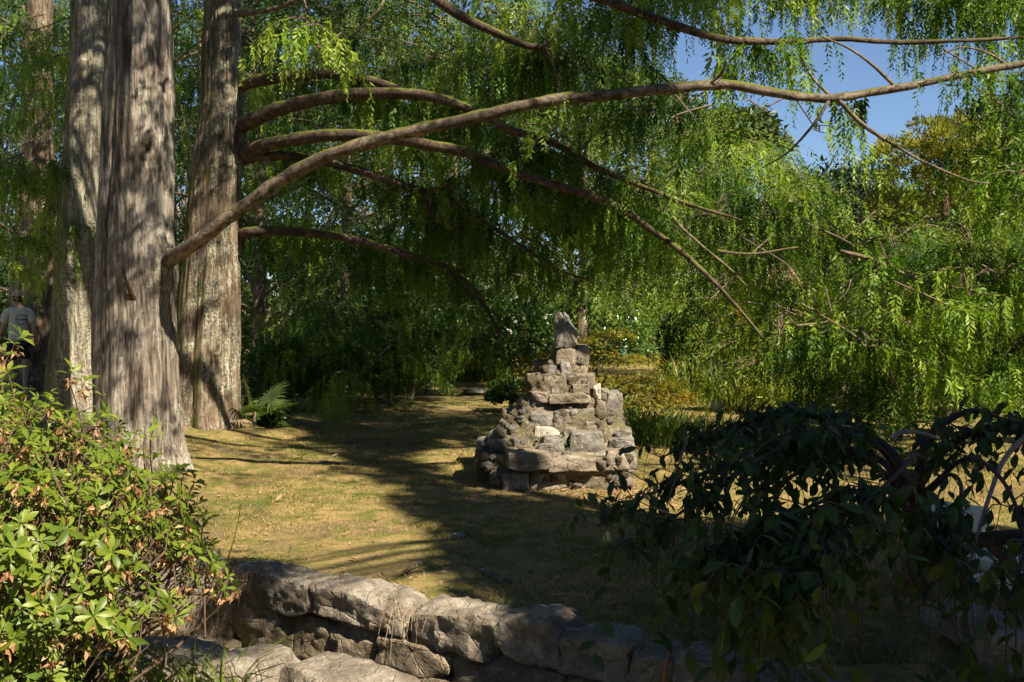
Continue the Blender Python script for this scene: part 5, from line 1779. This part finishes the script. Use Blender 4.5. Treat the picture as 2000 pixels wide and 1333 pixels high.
# ------------------------------------------------------------------ weeping cherry (front right)
ch = thing('weeping_cherry', (2.08, 5.15, 0), 'dark weeping cherry in deep shade filling the lower right', 'tree')
main = [[(1782, 1185, 5.15), (1790, 1130, 5.12), (1802, 1075, 5.1), (1798, 1015, 5.05), (1780, 965, 5.0), (1770, 930, 4.95)]]
cb1 = branch(ch, main[0], .085, .06, 'branch', 12, 26, .2, 120, 'trunk')
limbs = [
    ([(1790, 1000, 5.05), (1730, 930, 5.0), (1640, 870, 5.0), (1560, 845, 4.95), (1490, 868, 4.9), (1420, 905, 4.85), (1330, 945, 4.8), (1230, 985, 4.75), (1170, 1030, 4.7)], .020, .005),
    ([(1775, 950, 4.95), (1740, 880, 5.1), (1660, 835, 5.3), (1560, 812, 5.4), (1460, 828, 5.5), (1370, 858, 5.5), (1290, 895, 5.5)], .022, .005),
    ([(1790, 960, 5.0), (1850, 880, 4.9), (1930, 835, 4.8), (2050, 830, 4.7)], .02, .01),
    ([(1800, 1085, 5.1), (1850, 1085, 5.0), (1900, 1060, 4.9), (1960, 1050, 4.8), (2060, 1040, 4.7)], .05, .03),
    ([(1790, 1000, 5.05), (1740, 960, 4.5), (1660, 960, 4.0), (1560, 1000, 3.7), (1450, 1070, 3.6), (1380, 1140, 3.55)], .013, .004),
    ([(1790, 980, 5.0), (1800, 900, 4.5), (1780, 900, 3.9), (1700, 980, 3.5), (1600, 1080, 3.3), (1520, 1190, 3.2)], .011, .004),
    ([(1790, 990, 5.0), (1850, 930, 4.5), (1880, 960, 4.0), (1850, 1060, 3.6), (1800, 1180, 3.4)], .012, .004),
    ([(1780, 955, 4.95), (1700, 860, 4.8), (1580, 850, 4.5), (1450, 920, 4.3), (1330, 1000, 4.2), (1230, 1070, 4.15)], .015, .004),
    ([(1780, 960, 5.0), (1700, 890, 5.3), (1600, 900, 5.5), (1500, 960, 5.6), (1440, 1010, 5.6)], .02, .006),
    ([(1790, 960, 5.0), (1820, 850, 5.2), (1900, 800, 5.3), (1990, 830, 5.3)], .03, .008),
    ([(1790, 980, 5.0), (1880, 900, 4.3), (1960, 940, 3.8), (2000, 1060, 3.5), (1960, 1200, 3.3)], .012, .004),
]
LC = []
for k, (pts, r0, r1) in enumerate(limbs):
    LC.append(branch(ch, pts, r0, r1, 'twig_dark', 8, 40, .15, 130 + k))
branch(ch, [(1885, 1072, 4.9), (1920, 1060, 4.85), (1945, 1078, 4.8), (1968, 1096, 4.8)], .035, .024, 'branch', 8, 12, .25, 150, 'branch_stub')
for pts, r0, r1 in (([(1735, 858, 4.6), (1760, 845, 4.6), (1800, 848, 4.6), (1832, 860, 4.6)], .012, .008), ([(2010, 840, 4.0), (1960, 890, 4.0), (1930, 960, 3.95), (1895, 1080, 3.9), (1870, 1180, 3.9)], .013, .006),
                    ([(1735, 960, 3.9), (1755, 1020, 3.9), (1758, 1090, 3.9), (1745, 1140, 3.9)], .008, .004), ([(1340, 850, 5.2), (1325, 905, 5.2), (1320, 970, 5.2)], .006, .003), ([(1600, 830, 5.0), (1650, 830, 5.0), (1690, 842, 5.0)], .009, .005)):
    branch(ch, pts, r0, r1, 'twig_grey', 6, 16, .08, 160, 'twig')
CP, CX, CS = [], [], []
tw = Bag()
for ci, (c, n) in enumerate(zip(LC, (70, 72, 26, 6, 50, 54, 34, 66, 26, 22, 28))):
    for _ in range(n):
        u = rng.uniform(.55 if ci in (4, 5, 6, 10) else .28, 1.0) * (len(c) - 1)
        i = min(int(u), len(c) - 2)
        o = c[i] + (c[i + 1] - c[i]) * (u - i)
        a = rng.uniform(0, 6.28)
        L = rng.uniform(.04, .24 if ci in (0, 1, 8) else .55)
        out = rng.uniform(.05, .34)
        s = np.linspace(0, 1, 8)
        q = o + np.stack([np.cos(a) * out * np.sqrt(s), np.sin(a) * out * np.sqrt(s), .10 * np.sin(s * 3.0) - L * s ** 1.4], -1)
        if q[-1][2] < .03:
            q[:, 2] = np.maximum(q[:, 2], .03)
        V, F = tube(q, np.linspace(.0035, .0012, 8), 3, cap=False)
        tw.add(V, F)
        m = int(6 + L * 22)
        for k in range(m):
            f = (k + rng.random()) / m * 7
            j = min(int(f), 6)
            p = q[j] + (q[j + 1] - q[j]) * (f - j)
            b = rng.uniform(0, 6.28)
            CP.append(p)
            CX.append((math.cos(b) * .7, math.sin(b) * .7, rng.uniform(-1.2, -.05)))
            CS.append(rng.uniform(.6, 1.15))
CP, CX, CS = np.array(CP), norm(np.array(CX)), np.array(CS)
_k = fbm(CP, 2.6, 2, 77) + .25 * rng.normal(size=len(CP)) > -.20     # leaf cover is patchy
CP, CX, CS = CP[_k], CX[_k], CS[_k]
CU = norm(np.stack([CX[:, 0], CX[:, 1], .6 + 0 * CX[:, 0]], -1) + rng.normal(size=CX.shape) * .35)
FR = frames(CX, CU)
cd = np.linalg.norm(CP - np.array([0, 0, CAMZ]), axis=1)
cpx = CP[:, 0] / CP[:, 1] * FPX + 1000
cpy = 600 + (CAMZ - CP[:, 2]) / CP[:, 1] * FPX
inframe = (cpx > 20) & (cpx < 1985) & (cpy < 1320)
order = np.argsort(cd + np.where(inframe, 0, 50))
big = np.zeros(len(CP), bool)
big[order[:300]] = True
variants = []
for v in range(3):
    tv, tf = leaf_template(.088, .040 * (1 + .1 * v), .12 + .1 * v, .1 + .12 * v)
    me = make_mesh('cherry_leaf', tv, tf, True)
    me.materials.append(M['cherry_one'])
    variants.append(me)
for q, i in enumerate(np.where(big)[0]):
    o = bpy.data.objects.new('leaf', variants[q % 3])
    COL.objects.link(o)
    o.parent = ch
    mm = np.eye(4)
    mm[:3, :3] = FR[i] * CS[i]
    mm[:3, 3] = CP[i] - np.array(ch.location)
    o.matrix_basis = Matrix(mm.tolist())
V, F_, T = scatter_leaves(leaf_template(.088, .042, .2, .2), CP[~big], CX[~big], CU[~big], CS[~big], rng.random((~big).sum()))
obj('foliage', make_mesh('foliage', V, F_, True, T), M['cherry'], ch, 'stuff')
obj('hanging_twigs', tw.mesh('hanging_twigs'), M['twig_dark'], ch, 'stuff')

# ------------------------------------------------------------------ grass and small ground things
n = 240000
u = rng.random(n)
gy_ = 4.2 + 12.0 * u ** 1.7
gx_ = rng.uniform(-1, 1, n) * (gy_ * .56 + .3)
d = gy_ - wall_y(gx_)
ok = d > .22
ok &= np.hypot(gx_ + 3.37, gy_ - 9.1) > .5
ok &= np.hypot(gx_ + 3.55, gy_ - 11.7) > .5
ok &= ~((np.abs(gx_ - .42) < .55) & (np.abs(gy_ - 8.65) < .5))
gx_, gy_ = gx_[ok], gy_[ok]
pp = np.stack([gx_, gy_, np.zeros_like(gx_)], -1)
dens = fbm(pp, 1.1, 3, 41)
bare = rng.random(len(gx_)) < np.clip(.62 + dens * 2.2, .06, 1)
gx_, gy_, pp = gx_[bare], gy_[bare], pp[bare]
n = len(gx_)
gz_ = ground_h(gx_, gy_)
a = rng.uniform(0, 6.28, n)
lean = rng.uniform(.4, 2.4, n)
hgt = rng.uniform(.008, .027, n) * (1 + .25 * (gy_ > 9))
tipv = np.stack([np.cos(a) * lean, np.sin(a) * lean, np.ones(n)], -1) * hgt[:, None]
base = np.stack([gx_, gy_, gz_ - .004], -1)
wv = np.stack([-np.sin(a), np.cos(a), np.zeros(n)], -1) * (.0016 + .00024 * gy_)[:, None]
V = np.stack([base - wv, base + wv, base + tipv], 1).reshape(-1, 3)
tg = np.clip(.54 - 2.4 * fbm(pp, 1.5, 3, 51) + rng.normal(size=n) * .22, 0, 1)
lg = obj('lawn_grass', make_mesh('lawn_grass', V, np.arange(3 * n).reshape(-1, 3), False, np.repeat(tg, 3)), M['grass'])
tag(lg, 'short dry straw and green grass covering the lawn', 'grass', None, 'stuff')

# taller tufts in the greener patches
n = 26000
ty_ = 4.6 + 8 * rng.random(n) ** 1.4
tx_ = rng.uniform(-1, 1, n) * (ty_ * .5 + .2)
pt = np.stack([tx_, ty_, 0 * tx_], -1)
ok = (ty_ - wall_y(tx_) > .26) & (fbm(pt, 2.3, 3, 95) > .10) & ~((np.abs(tx_ - .42) < .55) & (np.abs(ty_ - 8.65) < .5)) & (np.hypot(tx_ + 3.37, ty_ - 9.1) > .5)
tx_, ty_ = tx_[ok], ty_[ok]
a = rng.uniform(0, 6.28, len(tx_))
V, F_, T = blades(np.stack([tx_, ty_, ground_h(tx_, ty_) - .006], -1), np.stack([np.cos(a), np.sin(a), 0 * a], -1), rng.uniform(.025, .07, len(tx_)), rng.uniform(.003, .006, len(tx_)), 1.0, 2)
tag(obj('lawn_tufts', make_mesh('lawn_tufts', V, F_, False, T * .75), M['grass']), 'longer green tufts scattered through the dry lawn', 'grass', None, 'stuff')

# litter and straw
n = 5200
ly = 4.4 + 9 * rng.random(n) ** 1.5
lx = rng.uniform(-1, 1, n) * (ly * .5 + .3)
near_m = np.stack([rng.normal(.8, .5, 1300), rng.normal(8.0, .45, 1300)], -1)
lx = np.concatenate([lx, near_m[:, 0]]); ly = np.concatenate([ly, near_m[:, 1]])
ok = (ly - wall_y(lx) > .24) & ~((np.abs(lx - .42) < .55) & (np.abs(ly - 8.65) < .45))
lx, ly = lx[ok], ly[ok]
n = len(lx)
p = np.stack([lx, ly, ground_h(lx, ly) + .012], -1)
X_ = norm(np.stack([rng.normal(size=n), rng.normal(size=n), rng.normal(size=n) * .25], -1))
V, F_, T = scatter_leaves(tiny_leaf(.040, .012, .3), p, X_, norm(np.array([0, 0, 1.]) + rng.normal(size=(n, 3)) * .3), rng.uniform(.4, 1.3, n) * np.where(rng.random(n) < .08, 2.2, 1.0), rng.random(n))
lt = obj('leaf_litter', make_mesh('leaf_litter', V, F_, False, T), M['litter'])
tag(lt, 'scattered dry leaves and straw bits on the lawn', 'leaf litter', None, 'stuff')

# low greenery on the camera side and in the gutter
n = 16000
gy_ = rng.uniform(2.6, 4.75, n); gx_ = rng.uniform(-3.2, .2, n)
ok = gy_ < kerb_y(gx_) - .42
gx_, gy_ = gx_[ok], gy_[ok]
n = len(gx_)
a = rng.uniform(0, 6.28, n)
V, F_, T = blades(np.stack([gx_, gy_, ground_h(gx_, gy_) - .01], -1), np.stack([np.cos(a), np.sin(a), 0 * a], -1), rng.uniform(.04, .11, n), rng.uniform(.003, .006, n), .8, 2)
lo = obj('verge_grass', make_mesh('verge_grass', V, F_, False, T), M['grass_green'])
tag(lo, 'short green grass in front of the stone edging at bottom left', 'grass', None, 'stuff')

for k, (px, py, z, n, H, sp, lab) in enumerate(((330, 1345, -.26, 26, .26, .06, 'leftmost tall green grass tuft before the gutter stones'), (385, 1350, -.26, 22, .30, .05, 'second tall grass tuft from the left before the gutter stones'),
                                               (455, 1355, -.26, 24, .34, .06, 'tallest grass tuft leaning over the gutter stones'), (250, 1340, -.26, 18, .24, .05, 'grass tuft under the azalea edge at the bottom'))):
    g = G(px, py, z)
    blade_clump('grass_tuft', g.x, g.y, n, sp, H, .010, 'grass_green', lab, .7, 'grass', 'tall grass tufts before the gutter', None, z)
for k, (px, py, n, lab) in enumerate(((985, 1205, 18, 'small bright grass tuft behind the tallest cap stone'), (1040, 1195, 10, 'thin grass tuft behind the wall, right of the brighter tuft'), (960, 1195, 12, 'low yellowish grass tuft at the wall top'))):
    g = G(px, py)
    blade_clump('grass_tuft', g.x, g.y, n, .06, .12, .008, 'grass_green', lab, .6, 'grass', 'grass tufts behind the wall')


def weed_patch(name, pts, n, size, label, mat='weed', h=.06):
    c = np.array([list(p) for p in pts])
    t = thing(name, tuple(c.mean(0)), label, 'weeds')
    i = rng.integers(0, len(c), n)
    p = c[i] + rng.normal(size=(n, 3)) * np.array([.07, .04, .02])
    p[:, 2] += rng.random(n) * h
    V, F, T = scatter_leaves(leaf_template(size, size * .55, .2, .2), p, norm(rng.normal(size=(n, 3)) * np.array([1, 1, .5])), norm(np.array([0, -.2, 1.]) + rng.normal(size=(n, 3)) * .35), rng.uniform(.5, 1.2, n), rng.random(n))
    obj('leaves', make_mesh('leaves', V, F, True, T), M[mat], t, 'stuff')
    return t


weed_patch('gutter_weeds', [G(x, y, -.42) for x, y in ((300, 1215), (340, 1205), (370, 1215), (400, 1205), (430, 1220), (270, 1222))], 230, .045, 'low ivy-leaved weeds at the left end of the gutter')
weed_patch('gutter_weeds', [G(x, y, -.58) for x, y in ((740, 1300), (780, 1308), (820, 1300), (860, 1318), (900, 1322), (930, 1325))], 150, .04, 'sprouting weeds at the foot of the wall in the middle of the gutter', h=.12)
# hay hanging over the wall joint
hb = Bag()
for (px, py, n) in ((455, 1120, 90), (425, 1112, 40), (795, 1195, 30), (500, 1118, 40)):
    g = np.array(G(px, py, .04))
    b = g + rng.normal(size=(n, 3)) * np.array([.05, .05, .01])
    s = np.linspace(0, 1, 5)
    for q in b:
        dd = np.array([rng.normal() * .3 - .2, -1.0 + rng.normal() * .3, 0])
        L = rng.uniform(.05, .16)
        C = q + dd * (s * L * .7)[:, None] + np.array([0, 0, 1.]) * (.03 * np.sin(s * 3.1) - rng.uniform(.2, 1.1) * L * s ** 2)[:, None]
        V, F = tube(C, np.full(5, .0011), 3, cap=False)
        hb.add(V, F, rng.random())
hy = obj('dry_hay', hb.mesh('dry_hay'), M['palm_dry'])
tag(hy, 'wisps of dry hay hanging over the wall joints', 'hay', None, 'stuff')


# stalks
def stalk(name, pts, r, mat, label, cat, side=()):
    t = thing(name, tuple(pts[0]), label, cat)
    V, F = tube(spline(pts, 14), np.linspace(r, r * .5, 14), 5, .2, 3)
    obj('stem', make_mesh('stem', V, F, True), M[mat], t)
    for sp_ in side:
        V, F = tube(spline(sp_, 8), np.linspace(r * .8, r * .3, 8), 4)
        obj('side_stem', make_mesh('side_stem', V, F, True), M[mat], t)


M['dock'] = plain_mat('dock_stem', (0.33, 0.09, 0.035), .8, .35, 60)
M['stalk'] = plain_mat('grass_stalk', (0.10, 0.09, 0.03), .8, .3, 60)
stalk('dock_stem', [P(1292, 1350, 3.75), P(1298, 1310, 3.75), P(1304, 1280, 3.75), P(1308, 1258, 3.75)], .006, 'dock', 'rusty red dry dock stem in front of the wall stones', 'plant')
stalk('grass_stalk', [P(430, 1135, 5.4), P(452, 1070, 5.4), P(465, 1020, 5.4), P(470, 985, 5.4)], .0035, 'stalk', 'thin dark seeding grass stalk at the left end of the wall', 'plant', [[P(465, 1022, 5.4), P(485, 1010, 5.4), P(508, 1000, 5.4)]])

# rocks lying about
for px, py, sx, sy, sz, mt, lab in ((1400, 800, .17, .2, .14, 'mon_white', 'small white rock on the grass beside the lime daylilies'), (928, 768, .34, .5, .08, 'mon_stone', 'flat stone slab set in the lawn left of the rounded shrub'),
                                    (895, 1052, .07, .08, .04, 'mon_stone', 'tiny pale stone lying in the shadow on the lawn'), (965, 722, .16, .2, .30, 'mon_stone', 'small upright stone in the shade left of the maple'),
                                    (1925, 1262, .30, .24, .16, 'cap_stone', 'rough pale edging stone at the lower right corner'), (1985, 1300, .26, .24, .18, 'cap_stone', 'grey edging stone at the right edge of the lower corner'), (1862, 1225, .22, .2, .13, 'cap_stone', 'small edging stone under the cherry at lower right')):
    g = G(px, py)
    o = rock('field_stone', (g.x, g.y, sz * .35), (sx, sy, sz), .3, int(px), M[mt], None, n=9)
    tag(o, lab, 'rock')
# pale concrete block and paving behind the cherry
def bevel_box(name, c, size, rz, mat, bev=.012):
    import bmesh
    bm = bmesh.new()
    bmesh.ops.create_cube(bm, size=1.0)
    bmesh.ops.scale(bm, vec=size, verts=bm.verts)
    bmesh.ops.bevel(bm, geom=list(bm.edges), offset=bev, segments=2, affect='EDGES')
    me = bpy.data.meshes.new(name)
    bm.to_mesh(me)
    bm.free()
    o = bpy.data.objects.new(name, me)
    COL.objects.link(o)
    me.materials.append(M[mat])
    o.location = c
    o.rotation_euler = (0, 0, rz)
    return o


g = G(1868, 1072)
tag(bevel_box('concrete_block', (g.x + .02, g.y + .12, .115), (.36, .34, .24), .75, 'concrete'), 'pale square concrete block seen under the cherry at right', 'block')
for px, py, sx, sy, rz, lab in ((1945, 1095, .7, .45, .5, 'sunlit flat paving slab behind the cherry branch stub'), (1985, 1150, .6, .4, .4, 'nearer flat paving slab at the right edge')):
    g = G(px, py)
    tag(bevel_box('paving_slab', (g.x + .1, g.y, .02), (sx, sy, .07), rz, 'concrete'), lab, 'paving slab')
# roots showing through the turf
for k, (pts, r, lab) in enumerate((([(330, 862), (395, 872), (450, 888), (520, 892)], .05, 'surface root running right from the foot of the front cypress'), ([(395, 838), (420, 862), (445, 880)], .09, 'thick root flare at the foot of the mossy cypress'),
                                   ([(560, 900), (640, 905), (700, 908)], .022, 'thin surface root crossing the lawn dapples'), ([(785, 1122), (810, 1105), (830, 1098)], .02, 'short root end poking out of the turf near the wall'), ([(930, 1110), (970, 1130), (1005, 1145)], .03, 'root ridge in the shadow beside the wall'))):
    c = spline([G(a, b, -r * .35) for a, b in pts], 22)
    V, F_ = tube(c, r * np.maximum(.05, np.sin(np.linspace(.12, math.pi, 22))) ** .6, 8, .3, 200 + k)
    o = obj('tree_root', make_mesh('tree_root', V, F_, True), M['bark_far'])
    tag(o, lab, 'root')
# things far back
tag(bevel_box('stone_ledge', (pxX(1575, 27), 27, .25), (1.5, .35, .12), 0, 'concrete'), 'pale horizontal stone ledge glimpsed far behind the drooping sprays', 'ledge')
M['teal'] = plain_mat('teal_plastic', (0.04, 0.17, 0.15), .5, .1, 10)
tb = thing('litter_bin', (pxX(1217, 26), 26, 0), 'small teal bin far behind the lawn right of the upright stone', 'bin')
for nm, zc, hgt_, r in (('body', .20, .34, .075), ('lid', .39, .05, .085)):
    V, F_ = tube([(pxX(1217, 26), 26, zc - hgt_ / 2), (pxX(1217, 26), 26, zc), (pxX(1217, 26), 26, zc + hgt_ / 2)], [r, r * 1.05, r * (1.1 if nm == 'body' else .6)], 14)
    obj(nm, make_mesh(nm, V, F_, True), M['teal'], tb)

# ------------------------------------------------------------------ person walking behind the trunks
PX, PY = pxX(36, 17.4), 17.4
person = thing('person', (PX, PY, 0), 'person in pink cap, cream printed T-shirt and dark shorts, seen from behind', 'person')
M['skin'] = plain_mat('skin', (0.40, 0.23, 0.16), .55, .1, 12, .35)
M['cap'] = plain_mat('pink_cap', (0.42, 0.22, 0.20), .85, .1, 40)
M['shorts'] = plain_mat('dark_shorts', (0.02, 0.02, 0.025), .9, .2, 30)
M['hair'] = plain_mat('brown_hair', (0.05, 0.03, 0.02), .6, .3, 60)
M['shoe'] = plain_mat('shoe', (0.25, 0.25, 0.25), .7, .1, 30)


def shirt_mat():
    k = NT('cream_shirt')
    tc = k.n('ShaderNodeTexCoord')
    sep = k.n('ShaderNodeSeparateXYZ')
    k.l(tc.outputs['Object'], sep.inputs[0])
    x = k.math('SUBTRACT', sep.outputs[0], .06)
    z = k.math('SUBTRACT', sep.outputs[2], 1.28)
    r = k.math('SQRT', k.math('ADD', k.math('MULTIPLY', x, x), k.math('MULTIPLY', z, z)))
    ring = k.math('LESS_THAN', k.math('ABSOLUTE', k.math('SUBTRACT', r, .085)), .008)
    ring = k.math('MULTIPLY', ring, k.math('GREATER_THAN', k.math('ABSOLUTE', z), .035))
    word = k.math('LESS_THAN', k.math('ABSOLUTE', z), .017)
    word = k.math('MULTIPLY', word, k.math('LESS_THAN', k.math('ABSOLUTE', x), .10))
    w = k.n('ShaderNodeTexNoise')
    w.inputs['Scale'].default_value = 60.0
    k.l(tc.outputs['Object'], w.inputs['Vector'])
    word = k.math('MULTIPLY', word, k.math('GREATER_THAN', w.outputs[0], .47))
    back = k.math('LESS_THAN', sep.outputs[1], 0.0)
    m = k.math('MULTIPLY', k.math('MAXIMUM', ring, word), back)
    n1 = k.noise(tc.outputs['Object'], 6.0, 4, .6)
    return k.finish(k.mix(m, (.52, .49, .38), (.10, .10, .09)), .9, k.bump(n1, .5, .02), .1)


M['shirt'] = shirt_mat()


def skin_body(name, verts, edges, radii, mat, parent, levels=2, root=0):
    me = bpy.data.meshes.new(name)
    me.from_pydata([Vector(v) for v in verts], edges, [])
    o = bpy.data.objects.new(name, me)
    COL.objects.link(o)
    o.parent = parent
    md = o.modifiers.new('skin', 'SKIN')
    md.use_smooth_shade = True
    for i, r in enumerate(radii):
        sv = me.skin_vertices[0].data[i]
        sv.radius = (r, r) if np.isscalar(r) else r
        sv.use_root = (i == root)
    sb = o.modifiers.new('sub', 'SUBSURF')
    sb.levels = levels
    sb.render_levels = levels
    me.materials.append(M[mat])
    return o


# body (y- faces the camera: the person's back)
bv = [(0, 0, .93), (0, .01, 1.12), (0, .0, 1.32), (0, 0, 1.44), (0, .015, 1.53), (0, .03, 1.62), (0, .03, 1.72),
      (-.17, 0, 1.40), (-.24, .02, 1.14), (-.30, .20, 1.02), (-.33, .28, 1.06),
      (.17, 0, 1.40), (.25, -.02, 1.13), (.27, .04, .90), (.27, .06, .82),
      (-.10, 0, .86), (-.11, .03, .48), (-.12, -.02, .09), (-.13, .12, .04),
      (.10, 0, .86), (.10, -.02, .48), (.10, -.10, .09), (.11, .03, .04)]
be = [(0, 1), (1, 2), (2, 3), (3, 4), (4, 5), (5, 6), (3, 7), (7, 8), (8, 9), (9, 10), (3, 11), (11, 12), (12, 13), (13, 14), (0, 15), (15, 16), (16, 17), (17, 18), (0, 19), (19, 20), (20, 21), (21, 22)]
br = [(.13, .10), (.125, .09), (.15, .10), (.10, .08), .055, .085, .08, .06, .043, .033, .04, .06, .043, .033, .035, .085, .058, .038, .035, .085, .058, .038, .035]
body = skin_body('body', bv, be, br, 'skin', person)
fv, fe, fr = [], [], []
for hx, hy, hz, sx in ((-.33, .29, 1.07, -1), (.27, .06, .80, 1)):
    for k, (dx, L) in enumerate(((-.028, .065), (-.010, .078), (.009, .074), (.027, .06), (.045, .05))):
        b = len(fv)
        d = (0, .6, .5) if sx < 0 else (0, .35, -.9)
        fv += [(hx + dx * .6, hy, hz), (hx + dx, hy + d[1] * L * .6, hz + d[2] * L * .6), (hx + dx * .9, hy + d[1] * L + .012, hz + d[2] * L - .008)]
        fe += [(b, b + 1), (b + 1, b + 2)]
        fr += [.0095, .009, .0075]
fo = skin_body('fingers', fv, fe, fr, 'skin', person, 1)
for i in range(0, len(fv), 3):
    fo.data.skin_vertices[0].data[i].use_root = True
skin_body('shirt', [(0, 0, .86), (0, .01, 1.0), (0, .01, 1.14), (0, 0, 1.33), (0, 0, 1.45), (-.18, 0, 1.40), (-.235, .01, 1.20), (.18, 0, 1.40), (.24, -.01, 1.20)],
          [(0, 1), (1, 2), (2, 3), (3, 4), (4, 5), (5, 6), (4, 7), (7, 8)], [(.19, .14), (.18, .13), (.17, .125), (.18, .125), (.11, .09), .085, .075, .085, .075], 'shirt', person)
skin_body('shorts', [(0, 0, .92), (-.10, 0, .84), (-.115, .02, .56), (.10, 0, .84), (.105, -.01, .56)], [(0, 1), (1, 2), (0, 3), (3, 4)], [(.16, .12), .115, .10, .115, .10], 'shorts', person)
for sx, yy in ((-.13, .03), (.11, -.06)):
    V, F_ = rock_mesh((.10, .27, .09), 5, n=6, facets=0, rough=0, box=3.0)
    obj('shoe', make_mesh('shoe', V + np.array([sx, yy, .045]), F_, True), M['shoe'], person, local=True)


def ellip(c, r, n=20, m=12, t0=0, t1=math.pi):
    th = np.linspace(t0, t1, m); ph = np.linspace(0, 2 * math.pi, n, endpoint=False)
    A, B = np.meshgrid(th, ph, indexing='ij')
    V = np.stack([c[0] + r[0] * np.sin(A) * np.cos(B), c[1] + r[1] * np.sin(A) * np.sin(B), c[2] + r[2] * np.cos(A)], -1).reshape(-1, 3)
    i = np.arange(m - 1)[:, None] * n; j = np.arange(n)[None, :]; j2 = (j + 1) % n
    return V, np.stack([i + j, i + n + j, i + n + j2, i + j2], -1).reshape(-1, 4)


V, F_ = ellip((0, .03, 1.66), (.086, .105, .12))
obj('head', make_mesh('head', V, F_, True), M['skin'], person, local=True)
V, F_ = ellip((0, .0, 1.655), (.092, .098, .10), t0=.6, t1=2.3)
obj('hair', make_mesh('hair', V, F_, True), M['hair'], person, local=True)
V, F_ = ellip((0, .03, 1.70), (.102, .12, .105), t1=1.62)
capo = obj('cap', make_mesh('cap', V, F_, True), M['cap'], person, local=True)
V, F_ = ellip((-.07, .13, 1.695), (.09, .10, .012), 16, 8)
obj('brim', make_mesh('brim', V, F_, True), M['cap'], capo, local=True)
V, F_ = ellip((.0, .14, 1.64), (.018, .022, .025), 8, 6)
obj('nose', make_mesh('nose', V, F_, True), M['skin'], person, local=True)
for sx in (-1, 1):
    V, F_ = ellip((sx * .088, .035, 1.64), (.012, .022, .032), 8, 6)
    obj('ear', make_mesh('ear', V, F_, True), M['skin'], person, local=True)
person.rotation_euler = (0, 0, .35)
